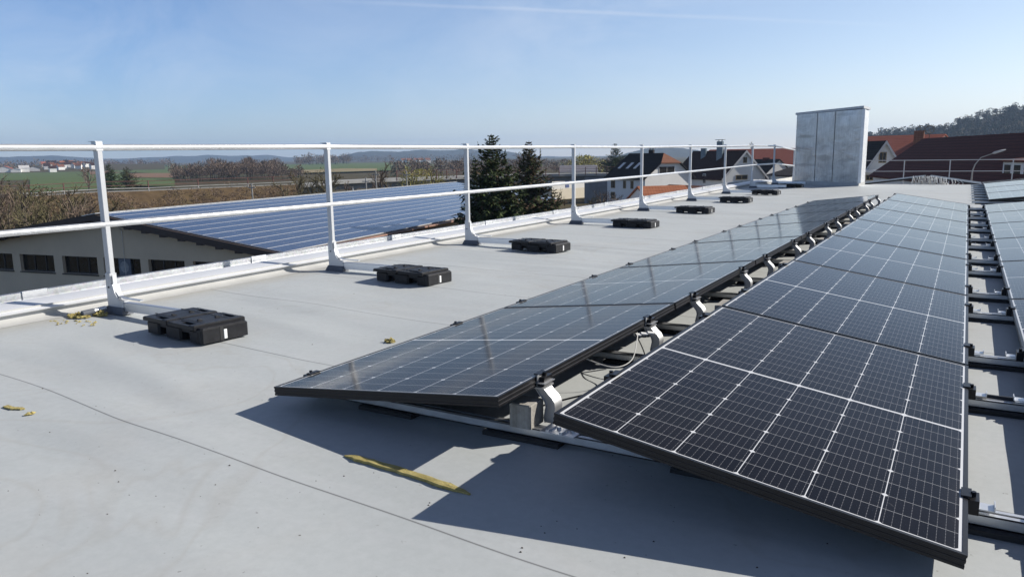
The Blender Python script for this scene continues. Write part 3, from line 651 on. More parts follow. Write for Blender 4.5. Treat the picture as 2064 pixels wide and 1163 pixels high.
field([(312,329.5),(352,329),(352,333),(312,333)], M['green'], .7)
field([(560,332),(690,329),(860,327.5),(890,340),(700,347),(560,350)], M['green'], .8)
field([(560,345),(690,340),(760,340),(760,344.5),(560,350)], M['straw'], .9)
field([(0,331),(150,329.5),(150,334),(0,336)], M['green'], 1.0)
def hill(prof, R, name, mat, label=None, steep=.82, bump=4, kind='structure', cols=220, rows=14, back=1.12):
    x0, x1 = prof[0][0], prof[-1][0]; b = MB(); top = []
    for i in range(cols+1):
        px = x0+(x1-x0)*i/cols
        for k in range(len(prof)-1):
            if prof[k][0] <= px <= prof[k+1][0]:
                u_ = (px-prof[k][0])/(prof[k+1][0]-prof[k][0]); u_ = u_*u_*(3-2*u_)*.5+u_*.5; py = prof[k][1]+(prof[k+1][1]-prof[k][1])*u_; break
        q = at(px, py, R); zt_ = q.z
        for j in range(rows+1):
            v_ = j/rows
            if v_ <= .8: w_ = v_/.8; rr = R*(steep+(1-steep)*w_); z = ZG-1+(zt_-ZG+1)*(w_**1.25)
            else: w_ = (v_-.8)/.2; rr = R*(1+(back-1)*w_); z = zt_+(ZG-1-zt_)*w_**1.5
            h_ = horiz(px, rr); z += noise.fractal(Vector((h_.x/R*38, h_.y/R*38, 2)), 1.0, 2.0, 5)*bump*min(1, 4*v_)
            b.v.append((h_.x, h_.y, max(z, ZG-1)))
    for i in range(cols):
        for j in range(rows): k = i*(rows+1)+j; b.f.append((k+rows+1, k, k+1, k+rows+2))
    b.m = [0]*len(b.f); o = b.build(name, mat, smooth=True); tag(o, kind=kind); return o
M['far_hill'] = ground_mat('far_wooded_hill', (.028,.034,.02), (.045,.042,.03), (.03,.045,.018), .006, .03)
M['near_hill'] = ground_mat('near_wooded_hill', (.05,.045,.025), (.075,.06,.035), (.06,.07,.025), .012, .1)
hill([(-500,321),(-200,318),(0,315),(60,316.5),(110,314),(170,318.5),(240,321),(300,317),(370,315),(420,312.5),(480,314),(530,312),(580,317),(640,318),(690,315.5),(740,320),(800,325)], 4600, 'hills', M['far_hill'], bump=5)
hill([(560,330),(640,323),(680,317),(700,311),(722,306),(760,304),(800,305),(850,302.5),(900,303),(940,301.5),(1000,303),(1035,309),(1065,314),(1100,317),(1160,322),(1260,330)], 3200, 'hills', M['far_hill'], bump=5)
hill([(960,322),(1060,316),(1100,315.5),(1150,316.5),(1185,317),(1215,320),(1260,320),(1400,318),(1560,318),(1700,312),(1800,310)], 4700, 'hills', M['far_hill'], bump=4)
hill([(1200,322),(1240,316),(1275,306),(1300,300),(1335,297.5),(1370,298),(1400,302),(1440,309),(1480,312),(1560,316)], 2500, 'hills', M['far_hill'], bump=4)
HR = 820
rp = [(1640,296),(1700,283),(1760,274),(1800,268),(1840,264),(1880,265),(1905,259),(1918,252),(1940,244),(1965,239),(2000,230),(2030,223),(2064,214),(2150,200),(2300,190),(2500,195)]
hill(rp, HR, 'hills', M['near_hill'], steep=.62, bump=1.5)
# far woods: many slim twigs and leaf clumps in one mass
def twig_wood(name, spots, mat_tr, mat_tw, label, n=46, tw=.12, seed=1, kind='stuff'):
    rnd = random.Random(seed); b = MB()
    for (x, y, z, h, w_, con) in spots:
        b.add([(x-.1*h/9,y,z),(x+.1*h/9,y,z),(x,y,z+h*.8)], [(0,1,2)], 0); b.add([(x,y-.1*h/9,z),(x,y+.1*h/9,z),(x,y,z+h*.8)], [(0,1,2)], 0)
        for i in range(n):
            u_ = rnd.random(); a = rnd.random()*2*pi
            if con: r_ = w_*(1-u_)*(.4+.6*rnd.random()); c = Vector((x+cos(a)*r_, y+sin(a)*r_, z+h*(.08+.92*u_))); d = Vector((cos(a)*.8, sin(a)*.8, -.35)); l = .14*h*(1.1-u_); q = tw*2.0; mi = 2
            else:
                r_ = w_*math.sqrt(max(.02, 1-(2*u_-1)**2))*rnd.random()**.6; c = Vector((x+cos(a)*r_, y+sin(a)*r_, z+h*(.28+.62*u_))); d = Vector((cos(a)*rnd.uniform(.1,.8), sin(a)*rnd.uniform(.1,.8), rnd.uniform(.4,1))); l = h*rnd.uniform(.07,.17); q = tw*rnd.uniform(.6,1.3); mi = 1
            s_ = d.cross(Vector((rnd.random()-.5, rnd.random()-.5, rnd.random()-.5))).normalized()*q
            b.add([c-s_, c+s_, c+d*l+s_*.3, c+d*l-s_*.3], [(0,1,2,3)], mi)
    o = b.build(name, [mat_tr, mat_tw, M['needle_far']]); tag(o, label, name.replace('_',' '), kind=kind); return o
def foliage(name, a, b_, rough=.8):
    t = NT(name); n = t.noise(t.world(), .9, 4, .7); g = t.new('ShaderNodeNewGeometry')
    c = t.ramp(n, [(.3, a), (.7, b_)]); c = t.mix(t.math('MULTIPLY', g.outputs['Random Per Island'], .5), c, tuple(x*1.5 for x in b_)); t.set(c, rough, 0, .2); return t.mat
M['needle_far'] = foliage('far_needles', (.012,.022,.012), (.025,.04,.02))
M['bark'] = simple('bark', (.10,.078,.055), .9, 0, .3, 8, coord='Object')
M['twig_brown'] = foliage('brown_twigs', (.10,.072,.054), (.165,.122,.092))
M['twig_olive'] = foliage('olive_twigs', (.075,.066,.034), (.125,.108,.056))
M['twig_pink'] = foliage('birch_twigs', (.14,.10,.085), (.22,.165,.14))
M['needle'] = foliage('spruce_needles', (.020,.033,.011), (.055,.078,.024))
M['needle_blue'] = foliage('blue_spruce_needles', (.014,.026,.022), (.03,.05,.04))
M['needle_brown'] = foliage('brown_cones', (.05,.033,.02), (.10,.066,.038))
M['willow'] = foliage('willow_leaf', (.20,.19,.05), (.34,.31,.10))
def band(px0, px1, y_b, R0_, R1_, n, h0, h1, seed, con=.08, w=.28):
    rnd = random.Random(seed); o = []
    for i in range(n):
        px = rnd.uniform(px0, px1); R = rnd.uniform(R0_, R1_); q = horiz(px, R); h = rnd.uniform(h0, h1); h *= .72+.55*noise.noise(Vector((px/23, R/60, seed)))+.28; o.append((q.x, q.y, ZG, h, h*w*rnd.uniform(.7,1.5), rnd.random() < con))
    return o
sp = band(-60, 190, 0, 1000, 1400, 170, 7, 13, 1, .15, .4)+band(190, 345, 0, 1100, 1500, 120, 7, 12, 2, .1, .4)+band(595, 705, 0, 1050, 1250, 130, 11, 16, 3, .05, .4)+band(700, 1000, 0, 1500, 2100, 150, 9, 15, 33, .1, .45)
twig_wood('woodland', sp, M['bark'], M['twig_brown'], 'distant brown wood belts between the green fields', 26, .55, 11)
sp = band(345, 470, 0, 345, 420, 90, 4.5, 7.5, 4, .02)+band(420, 560, 0, 340, 430, 150, 6, 9.5, 5, .0)+band(540, 610, 0, 330, 380, 34, 4, 7, 6)
twig_wood('woodland', sp, M['bark'], M['twig_brown'], 'bare brown wood behind the railway bank', 120, .11, 12)
sp = band(790, 1060, 0, 330, 480, 120, 5.5, 8, 7, .04)+band(1060, 1320, 0, 330, 520, 120, 5, 7.5, 8, .12)+band(1420, 1620, 0, 330, 500, 50, 5, 8, 9, .3)
twig_wood('woodland', sp, M['bark'], M['twig_brown'], 'bare trees in a belt beyond the bridge', 70, .2, 13)
# wood on the hillside at the right
rnd = random.Random(21); sp = []
for i in range(1150):
    px = rnd.uniform(1690, 2120)
    for k in range(len(rp)-1):
        if rp[k][0] <= px <= rp[k+1][0]: py = rp[k][1]+(rp[k+1][1]-rp[k][1])*(px-rp[k][0])/(rp[k+1][0]-rp[k][0])
    w_ = rnd.random()**.8; rr = HR*(.62+.38*w_); zt_ = zat(px, py, HR); z = ZG-1+(zt_-ZG+1)*(w_**1.25)-.5; q = horiz(px, rr)
    if noise.noise(Vector((px/40, w_*5, 5))) > .28 and w_ < .85: continue
    h = rnd.uniform(5, 9) if w_ < .93 else rnd.uniform(4.5, 8)
    sp.append((q.x, q.y, z, h, h*.42, (rnd.random() < .4 if px > 1895 and w_ > .55 else rnd.random() < .12)))
twig_wood('hillside_woods', sp, M['bark'], foliage('hill_twigs', (.032,.034,.024), (.06,.052,.036)), 'wooded hillside rising behind the dark red roof', 60, .42, 22)

# ------------------------------------------------------------------ single trees
def spruce(name, px, R, ytop, half, label, mats, seed, n=36, base=ZG, dens=1.0, brown=0, gap=.06, group=None):
    rnd = random.Random(seed); top = at(px, ytop, R); h = top.z-base; root = empty(name, (top.x, top.y, base), label=label, cat='tree', group=group)
    b = MB(); b.tube([(0,0,0),(.02*h,0,h*.5),(0,0,h)], [h*.018, h*.011, .01], 7); b.build('trunk', M['bark'], root)
    b = MB(); nb = int(n*dens)
    for i in range(nb):
        u_ = gap+(1-gap)*(i/nb)**.92; zc = h*u_; r_ = half*(1-u_)**.80*rnd.uniform(.72,1.12)+.012*half
        for a in [rnd.random()*2*pi+k*2*pi/7 for k in range(7)]:
            rr = r_*rnd.uniform(.55,1.18); droop = rnd.uniform(.05,.38)*(1-u_*.8); rise = .35*u_+rnd.uniform(0,.2)
            if rnd.random() < .06: continue
            d = Vector((cos(a), sin(a), 0)); s_ = Vector((-sin(a), cos(a), 0)); m_ = 11
            for j in range(m_*4):
                f_ = (j+rnd.random())/(m_*4); c = Vector((0,0,zc))+d*rr*f_**.8+Vector((0,0,rr*(rise*f_*f_-droop*f_)))+s_*rr*(rnd.random()-.5)*.5*(1.15-f_)
                l = (h*.021*rnd.uniform(.6,1.4)+rr*.07*(1-f_*.4))*min(1,.35+1.6*(1-u_)); dv = (d*rnd.uniform(.2,1)+s_*rnd.uniform(-1,1)+Vector((0,0,rnd.uniform(-.7,.35)))).normalized(); q = dv.cross(Vector((rnd.random()-.5,rnd.random()-.5,1))).normalized()*l*.26
                b.add([c-q, c+q, c+dv*l+q*.25, c+dv*l-q*.25], [(0,1,2,3)], 1 if rnd.random() < brown*(.3+u_) else 0)
    for i_ in range(int(5*(half > 2.5))):                     # stray leading tips beside the main leader
        a = rnd.random()*2*pi; q0 = Vector((cos(a)*half*.16, sin(a)*half*.16, h*rnd.uniform(.82,.90))); hh_ = h*rnd.uniform(.05,.11)
        for j in range(70):
            f_ = rnd.random(); c = q0+Vector((cos(a)*.12*f_, sin(a)*.12*f_, hh_*f_)); dv = Vector((rnd.uniform(-1,1), rnd.uniform(-1,1), rnd.uniform(-.1,1.0))).normalized(); l = h*.014*(1.25-f_); q = dv.cross(Vector((rnd.random()-.5,rnd.random()-.5,.3))).normalized()*l*.28
            b.add([c-q, c+q, c+dv*l+q*.25, c+dv*l-q*.25], [(0,1,2,3)], 1 if rnd.random() < brown else 0)
    b.build('crown', mats, root); return root
SP = [M['needle'], M['needle_brown']]
spruce('spruce_tree', 990, 40, 270, 3.9, 'tall dark green spruce between the third and fourth railing posts, with several leading tips', SP, 1, 60, brown=.14)
spruce('spruce_tree', 1066, 45, 284, 3.7, 'dark spruce with a brown cone-laden top beside the taller green spruce', SP, 2, 60, brown=.45)
spruce('spruce_tree', 958, 41.5, 318, 2.3, 'short side spruce crowded against the left flank of the tallest spruce', SP, 11, 36, brown=.1)
spruce('spruce_tree', 1024, 40.5, 330, 2.9, 'short spruce filling the gap between the two big dark spruces', SP, 12, 40, brown=.1)
spruce('spruce_tree', 1116, 43, 378, 3.0, 'low bushy brownish conifer right of the brown-topped spruce', SP, 3, 34, brown=.35)
spruce('spruce_tree', 1160, 44, 412, 2.0, 'lowest brownish conifer bush by the fourth railing post', SP, 4, 24, brown=.5)
spruce('spruce_tree', 1240, 150, 289, 5.6, 'lone blue green spruce left of the black roofed house', [M['needle'], M['needle_blue']], 5, 44, brown=.4)
spruce('spruce_tree', 219, 222, 329, 4.6, 'left dark spruce of the pair behind the first railing post', [M['needle'], M['needle_brown']], 6, 34)
spruce('spruce_tree', 255, 228, 336, 5.2, 'right brownish spruce of the pair behind the first railing post', SP, 7, 34, brown=.4)
spruce('spruce_tree', 17, 118, 360, 1.5, 'small dark spruce standing in the thicket at the far left', SP, 8, 16)
spruce('spruce_tree', 1515, 260, 284, 3.0, 'dark tree top poking over the red barn roof', SP, 9, 18)
def bare_tree(px, R, ytop, half, label, tw, seed, n1=9, base=ZG, name='bare_tree', leaf=None, trunks=1, group=None, fine=1.0):
    rnd = random.Random(seed); top = at(px, ytop, R); h = top.z-base; root = empty(name, (top.x, top.y, base), label=label, cat='tree' if name != 'shrub' else 'shrub', group=group)
    tb, cb = MB(), MB(); pix = R/1530*2.0
    def seg(p, d, l, r, lev):
        pts = [p]; q = Vector(p); dd = Vector(d)
        for k in range(3):
            dd = (dd+Vector((rnd.uniform(-.18,.18), rnd.uniform(-.18,.18), rnd.uniform(-.02,.12)))).normalized(); q = q+dd*l/3; pts.append(q.copy())
        (tb if lev < 2 else cb).tube(pts, [max(r*(1-.2*k), .004) for k in range(4)], 5 if lev < 1 else 3, caps=False)
        if lev >= 3: return
        nch = (n1, 5, 4)[lev]
        for i in range(nch):
            f_ = (.3 if lev == 0 else .15)+(.7 if lev == 0 else .85)*(i+rnd.random())/nch; k = min(2, int(f_*3)); pp = pts[k].lerp(pts[k+1], f_*3-k)
            a = rnd.random()*2*pi; t_ = (pts[k+1]-pts[k]).normalized(); o = t_.cross(Vector((cos(a), sin(a), .3))).normalized()
            nd = (t_*rnd.uniform(.55,1.0)+o*rnd.uniform(.5,1.0)+Vector((0,0,.2))).normalized()
            ln = l*rnd.uniform(.42,.7)*(1.15-.5*f_) if lev else min(half*1.25, h*.5)*rnd.uniform(.6,1)*(1.2-.6*f_)
            seg(pp, nd, ln, max(r*.5, pix*.10*fine), lev+1)
    for k in range(trunks):
        a = rnd.random()*2*pi; sp_ = 0 if trunks == 1 else half*.35
        seg(Vector((cos(a)*sp_, sin(a)*sp_, 0)), Vector((rnd.uniform(-.08,.08)+(cos(a)*.25 if trunks > 1 else 0), rnd.uniform(-.08,.08)+(sin(a)*.25 if trunks > 1 else 0), 1)), h*.92*rnd.uniform(.85,1), h*.020+.02, 0)
    tb.build('trunk', M['bark'], root)
    if leaf:
        for i in range(leaf):
            u_ = rnd.random(); a = rnd.random()*2*pi; r_ = half*math.sqrt(max(0, 1-(2*u_-1)**2))*rnd.random()**.5*(.85+.3*noise.noise(Vector((cos(a)*2, sin(a)*2, u_*4))))
            c = Vector((cos(a)*r_, sin(a)*r_, h*(.35+.65*u_))); l = pix*rnd.uniform(.6,1.6); dv = Vector((rnd.uniform(-1,1), rnd.uniform(-1,1), rnd.uniform(-.6,1))).normalized(); q = dv.cross(Vector((rnd.random()-.5, rnd.random()-.5, .7))).normalized()*l*.35
            cb.add([c-q, c+q, c+dv*l+q*.4, c+dv*l-q*.4], [(0,1,2,3)], 0)
    cb.build('crown', tw, root); return root
bare_tree(762, 96, 322, 2.6, 'bare spreading tree standing before the bridge, behind the second bay of the railing', M['twig_brown'], 1, 10)
bare_tree(172, 214, 334, 4.2, 'pale bare birch left of the two spruces behind the first railing post', M['twig_pink'], 2, 12)
bare_tree(846, 93, 341, 2.6, 'pale yellow willow bush behind the far edge of the blue solar roof', M['willow'], 3, 9, leaf=1800, name='willow_tree', trunks=2)
bare_tree(1180, 200, 314, 6.6, 'yellow green willow crown above the bridge, right of the fourth railing post', M['willow'], 4, 10, leaf=2200, name='willow_tree')
bare_tree(1030, 150, 314, 4.5, 'round grey bare tree rising between the two big spruces', M['twig_pink'], 5, 12)
bare_tree(620, 86, 346, 2.2, 'olive budding tree left of the second railing post', M['twig_olive'], 6, 9, leaf=500, trunks=2)
bare_tree(655, 84, 338, 2.6, 'olive budding tree just behind the second railing post', M['twig_olive'], 7, 10, leaf=500, trunks=2)
bare_tree(590, 90, 358, 1.8, 'low olive budding tree at the end of the railway bank', M['twig_olive'], 8, 8, leaf=300, trunks=2)
bare_tree(818, 94, 352, 1.6, 'small olive bush left of the pale yellow willow', M['twig_olive'], 9, 7, leaf=250, trunks=2)
bare_tree(905, 95, 352, 1.6, 'small olive bush right of the pale yellow willow', M['twig_olive'], 10, 7, leaf=250, trunks=2)
bare_tree(732, 92, 364, 1.5, 'low brown bush under the bridge deck', M['twig_brown'], 14, 7, trunks=3)
bare_tree(1597, 210, 288, 2.5, 'thin bare tree top left of the metal cabin', M['twig_pink'], 15, 8)
bare_tree(1225, 95, 388, 1.6, 'reddish brown bush at the concrete bridge abutment', M['twig_brown'], 16, 8, trunks=3, leaf=160)
bare_tree(1205, 90, 396, 1.2, 'dry tan shrub in front of the bridge abutment', M['twig_olive'], 17, 8, trunks=3, leaf=120)
rnd = random.Random(31)
for i, (px, R, yt, hf) in enumerate([(-30,62,392,2.6),(22,66,388,2.4),(62,60,398,2.4),(96,66,378,2.2),(120,58,404,2.3),(150,70,396,2.2),(178,64,404,2.0),(40,85,376,2.6),(5,74,378,2.8),(-20,95,366,3),(75,92,372,2.4),(128,88,392,2.0),(215,70,412,1.6),(250,74,412,1.6)]):
    bare_tree(px, R, yt, hf, 'bare olive brown thicket tree behind the left slope of the hall roof', M['twig_olive'] if i % 3 else M['twig_brown'], 40+i, 9, trunks=2, group='bare thicket trees behind the hall', fine=.8, leaf=350)

# ------------------------------------------------------------------ railway bank, bridge and rails beyond the hall
M['bank'] = ground_mat('scrubby_bank', (.05,.035,.022), (.115,.08,.045), (.09,.075,.035), .22, 1.6)
M['ballast'] = ground_mat('track_stone', (.22,.21,.19), (.28,.27,.25), (.25,.23,.2), .3, 2)
M['bridge_c'] = simple('bridge_concrete', (.30,.30,.29), .85, 0, .15, .6, .3, 4)
M['abut'] = simple('abutment_concrete', (.20,.22,.24), .9, 0, .2, .5, .3, 4)
M['rust'] = simple('rusty_red_rail', (.12,.05,.045), .7, .2, .2, 5)
def roadpt(px, py, R): return at(px, py, R)
TR = [(-60,401,92),(60,397,95),(130,392,98),(200,388,100),(300,385,103),(400,380.5,106),(500,376.5,109),(600,372,112)]
b = MB(); rnd = random.Random(5); P0 = [at(*q) for q in TR]; pts = []
for i in range(len(P0)-1):
    for k in range(12): pts.append(P0[i].lerp(P0[i+1], k/12))
pts.append(P0[-1]); NB = 10
for i, q in enumerate(pts):
    away = Vector((q.x, q.y, 0)).normalized()
    for j in range(NB+1):
        if j == 0: c = q+away*7; c.z = ZG-.5
        elif j == 1: c = q+away*4; c.z = q.z
        else:
            w_ = (j-2)/(NB-2); c = q-away*(w_*13); c.z = q.z+(ZG-.3-q.z)*w_**.85+noise.fractal(Vector((c.x*.25, c.y*.25, 1)), 1, 2, 4)*.5*min(1, w_*3)
        b.v.append(tuple(c))
for i in range(len(pts)-1):
    for j in range(NB): k = i*(NB+1)+j; b.f.append((k, k+1, k+NB+2, k+NB+1)); b.m.append(1 if j == 1 else 0)
tag(b.build('embankment', [M['bank'], M['ballast']], smooth=True), kind='structure')
# scrub growing on the bank
sp = []
for i in range(900):
    k = rnd.randrange(len(pts)); q = pts[k]; w_ = rnd.random()**.8; away = Vector((q.x, q.y, 0)).normalized(); c = q-away*(1+w_*12); z = q.z+(ZG-.3-q.z)*w_**.85
    h = rnd.uniform(.35, 1.2)*(1 if w_ < .5 else 1.35); sp.append((c.x+rnd.uniform(-.5,.5), c.y+rnd.uniform(-.5,.5), z-.25, h, h*.75, False))
twig_wood('scrub', sp, M['bark'], M['twig_brown'], 'dry brown brambles covering the railway bank', 46, .05, 14)
def guard(p, name, label, zoff, hgt, mats, post_d, thick, cat):
    root = empty(name, tuple(p[0]), label=label, cat=cat); o = p[0]
    for zz in hgt:
        b = MB(); b.tube([q-o+Vector((0,0,zoff+zz)) for q in p], thick, 5); b.build('rail_beam', mats, root)
    L = 0; acc = []
    for i in range(len(p)-1):
        l = (p[i+1]-p[i]).length; n_ = max(1, int(l/post_d))
        for k in range(n_): acc.append(p[i].lerp(p[i+1], k/n_))
    for q in acc[:90]:
        b = MB(); b.box(-.05,.05,-.05,.05,-.3,max(hgt)+.05); c = b.build('fence_post', mats, root); c.location = q-o+Vector((0,0,zoff))
    return root
guard([q+Vector((0,0,0)) for q in P0], 'crash_barrier', 'pale crash barrier running along the top of the railway bank', .0, [.35], M['bridge_c'], 4.0, .055, 'barrier')
guard([q+Vector((q.x,q.y,0)).normalized()*3.6 for q in P0], 'trackside_fence', 'thin dark fence along the back of the railway bank', .1, [.5, 1.0], M['rust'], 3.5, .035, 'fence')
BR = [(600,372.5,112.5),(680,365,115),(740,362,118),(800,360,121),(860,358,124),(940,355,128),(1020,353,131),(1100,351,134),(1180,350,137),(1245,349.5,139),(1330,349,141),(1420,349,143)]
PB = [at(*q) for q in BR]; o = PB[0]
bridge = empty('railway_bridge', tuple(o), label='long grey concrete bridge deck crossing behind the solar roof and spruces', cat='bridge')
def beam(z0, z1, d0, d1, name, mat):
    b = MB()
    for q in PB:
        aw = Vector((q.x, q.y, 0)).normalized()
        for d_, z in ((d0, z0), (d1, z0), (d1, z1), (d0, z1)): b.v.append(tuple(q-o+aw*d_+Vector((0,0,z))))
    n_ = len(PB)
    for i in range(n_-1):
        for j in range(4): b.f.append((i*4+j, i*4+(j+1)%4, (i+1)*4+(j+1)%4, (i+1)*4+j))
    b.f += [(0,1,2,3), ((n_-1)*4+3,(n_-1)*4+2,(n_-1)*4+1,(n_-1)*4)]; b.m = [0]*len(b.f); b.build(name, mat, bridge)
beam(-.48, .0, 0, .3, 'edge_beam', M['bridge_c']); beam(-.30, -.05, .3, 6.5, 'deck', M['bridge_c']); beam(-1.35, -.31, 1.2, 5.2, 'girder', M['abut'])
for px, R in ((705,118.5),(950,131),(1065,135)):
    q = horiz(px, R); b = MB(); b.box(-.5,.5,-1.6,1.6,ZG,-3.0); c = b.build('pier', M['abut'], bridge); c.location = (q.x-o.x, q.y-o.y, -o.z); c.rotation_euler = (0,0,.55)
b = MB(); qa, qb = at(1178,356,136.8), at(1246,355,138.5); aw = Vector((qa.x,qa.y,0)).normalized()*6
b.prism([Vector((qa.x,qa.y,ZG))-o, Vector((qb.x,qb.y,ZG))-o+(qb-qa).normalized()*30, Vector((qb.x,qb.y,ZG))-o+(qb-qa).normalized()*30+aw, Vector((qa.x,qa.y,ZG))+aw-o], (0,0,-2.9-ZG)); b.build('abutment', M['abut'], bridge)
guard([q.copy() for q in PB[3:]], 'bridge_railing', 'rusty red railing along the edge of the concrete bridge', .0, [.45,.8,1.1], M['rust'], 1.9, .03, 'railing')
def upole(px, R, yt, label):
    q = at(px, yt, R); b = MB(); b.tube([(0,0,0),(0,0,q.z-ZG)], [.11,.07], 7); b.box(-.5,.5,-.04,.04,q.z-ZG-.5,q.z-ZG-.4); oo = b.build('utility_pole', M['bridge_c']); oo.location = (q.x,q.y,ZG); tag(oo, label, 'pole')
upole(507, 86, 370, 'slim pale pole on the railway bank left of the second railing post')
upole(757, 90, 344, 'slim pole beside the bare spreading tree at the bridge')
upole(737, 88, 358, 'shorter pale pole left of the bare spreading tree')
upole(819, 90, 345, 'thin pole before the pale yellow willow bush')
# ------------------------------------------------------------------ neighbouring hall with the blue solar roof
M['hall_wall'] = simple('hall_plaster', (.60,.50,.37), .85, 0, .07, .7, .2, 20)
M['brown_wood'] = simple('dark_brown_wood', (.055,.040,.034), .7, 0, .2, 3)
M['pane_dark'] = simple('dark_window_glass', (.02,.019,.018), .12, 0, .2, 2, spec=.5)
M['pane_frame'] = simple('brown_window_frame', (.035,.028,.024), .6)
M['tile_brown'] = simple('brown_fibre_roof', (.12,.085,.07), .8, 0, .2, 1.2)
def plane_hit(px, py, P, n):
    d = ray(px, py); t_ = (Vector(P)-CAM).dot(n)/d.dot(n); return CAM+d*t_
RD = radians(10.5); he = Vector((-sin(RD), cos(RD), 0)); hn = Vector((cos(RD), sin(RD), 0))
A = at(186, 433, 38)                                       # gable apex of the roof
E1 = plane_hit(572, 514, A, he); wR = (E1-A).dot(hn); drop = A.z-E1.z; pit = math.atan2(drop, wR)
Fe = plane_hit(938, 367.5, A, hn); HL = (Fe-A).dot(he)*.94
hall = empty('hall', tuple(A), label='long low cream hall with a dark verge board and blue panels on one slope', cat='hall')
def hp(s_, u_, z=0): return hn*s_+he*u_+Vector((0,0,z))    # hall-local: across, along, up from the apex
wL = wR
wx0, wx1 = -wL+.6, wR-.6; wz = lambda x: -abs(x)*math.tan(pit)-.36
# wall with real window openings
WPy = .75
rows_px = [(-46,25),(40,108),(125,195),(208,282),(298,371),(388,462)]
Wp = A+he*WPy
opens = []
for a, c in rows_px:
    pa = plane_hit(a, 520, Wp, he); pc = plane_hit(c, 520, Wp, he); opens.append(((pa-A).dot(hn), (pc-A).dot(hn)))
ztop = (plane_hit(250, 521, Wp, he)-A).z; zbot = (plane_hit(250, 557, Wp, he)-A).z
b = MB()
def wallrect(x0, x1, z0, z1, y0=WPy, th=.3):
    p = [hp(x0,y0,z0), hp(x1,y0,z0), hp(x1,y0,z1), hp(x0,y0,z1)]; b.prism(p, he*th)
gl = ZG-A.z
wallrect(wx0, wx1, gl, zbot)
edges = [wx0]+[v for o_ in opens for v in o_]+[wx1]
for i in range(0, len(edges), 2): wallrect(edges[i], edges[i+1], zbot, ztop)
p = [hp(wx0,WPy,ztop), hp(wx1,WPy,ztop), hp(wx1,WPy,max(ztop+.02,wz(wx1))), hp(0,WPy,wz(0)), hp(wx0,WPy,max(ztop+.02,wz(wx0)))]; b.prism(p, he*.3)
p = [hp(wx1,WPy+.3,gl), hp(wx1,HL-.5,gl), hp(wx1,HL-.5,wz(wx1)), hp(wx1,WPy+.3,wz(wx1))]; b.prism(p, -hn*.3)
p = [hp(wx0,WPy+.3,gl), hp(wx0,HL-.5,gl), hp(wx0,HL-.5,wz(wx0)), hp(wx0,WPy+.3,wz(wx0))]; b.prism(p, hn*.3)
p = [hp(wx0,HL-.5,gl), hp(wx1,HL-.5,gl), hp(wx1,HL-.5,wz(wx1)), hp(0,HL-.5,wz(0)), hp(wx0,HL-.5,wz(wx0))]; b.prism(p, -he*.3)
b.build('wall', M['hall_wall'], hall)
b = MB(); b.prism([hp(wx0+.3,WPy+.35,zbot-.9), hp(wx1-.3,WPy+.35,zbot-.9), hp(wx1-.3,HL-.9,zbot-.9), hp(wx0+.3,HL-.9,zbot-.9)], (0,0,.1)); b.build('inner_floor', M['pane_frame'], hall)
for i, (x0, x1) in enumerate(opens):
    b = MB()
    for xa, xb in ((x0, x0+.05), (x1-.05, x1), (x0+(x1-x0)*.33, x0+(x1-x0)*.33+.06), (x0+(x1-x0)*.66, x0+(x1-x0)*.66+.06)): b.prism([hp(xa,WPy+.16,zbot),hp(xb,WPy+.16,zbot),hp(xb,WPy+.16,ztop),hp(xa,WPy+.16,ztop)], he*.06)
    b.prism([hp(x0,WPy+.158,ztop-.06),hp(x1,WPy+.158,ztop-.06),hp(x1,WPy+.158,ztop),hp(x0,WPy+.158,ztop)], he*.064); b.prism([hp(x0,WPy+.158,zbot),hp(x1,WPy+.158,zbot),hp(x1,WPy+.158,zbot+.06),hp(x0,WPy+.158,zbot+.06)], he*.064)
    w_ = b.build('window', M['pane_frame'], hall)
    b = MB(); b.prism([hp(x0,WPy+.19,zbot),hp(x1,WPy+.19,zbot),hp(x1,WPy+.19,ztop),hp(x0,WPy+.19,ztop)], he*.02); b.build('pane', M['pane_dark'], w_)
    b = MB(); b.prism([hp(x0-.03,WPy-.06,zbot-.05),hp(x1+.03,WPy-.06,zbot-.05),hp(x1+.03,WPy-.06,zbot-.003),hp(x0-.03,WPy-.06,zbot-.003)], he*.2); b.build('sill', M['pane_frame'], w_)
    if i == 3:                                             # grey round fan panel set into this window
        cx = (x0+x1)/2+.10*(x1-x0)*0
        xa, xb = x0+.36*(x1-x0), x0+.68*(x1-x0); b = MB(); b.prism([hp(xa,WPy+.10,zbot+.02),hp(xb,WPy+.10,zbot+.02),hp(xb,WPy+.10,ztop-.02),hp(xa,WPy+.10,ztop-.02)], he*.05); fp = b.build('fan_panel', simple('blue_grey_panel', (.13,.15,.19), .6), w_)
        b = MB(); cz = (zbot+ztop)/2; rr = (xb-xa)*.36
        for k in range(9):
            zz_ = cz-rr+2*rr*(k+.5)/9; hw = math.sqrt(max(.001, rr*rr-(zz_-cz)**2)); b.prism([hp((xa+xb)/2-hw,WPy+.08,zz_-rr*.075),hp((xa+xb)/2+hw,WPy+.08,zz_-rr*.075),hp((xa+xb)/2+hw,WPy+.08,zz_+rr*.075),hp((xa+xb)/2-hw,WPy+.08,zz_+rr*.075)], he*.015)
        b.build('fan_grille', simple('grille_grey', (.36,.38,.40), .5), w_)
sl_ = lambda s_: -abs(s_)*math.tan(pit)
def slope(side, name, mat, thick):
    w_ = wR*side; b = MB(); p = [hp(0,0,0), hp(w_,0,-drop), hp(w_,HL,-drop), hp(0,HL,0)]
    b.prism(p if side > 0 else p[::-1], (0,0,-thick)); return b.build(name, mat, hall)
slope(1, 'roof_slope', M['tile_brown'], .12); slope(-1, 'roof_slope', M['tile_brown'], .12)
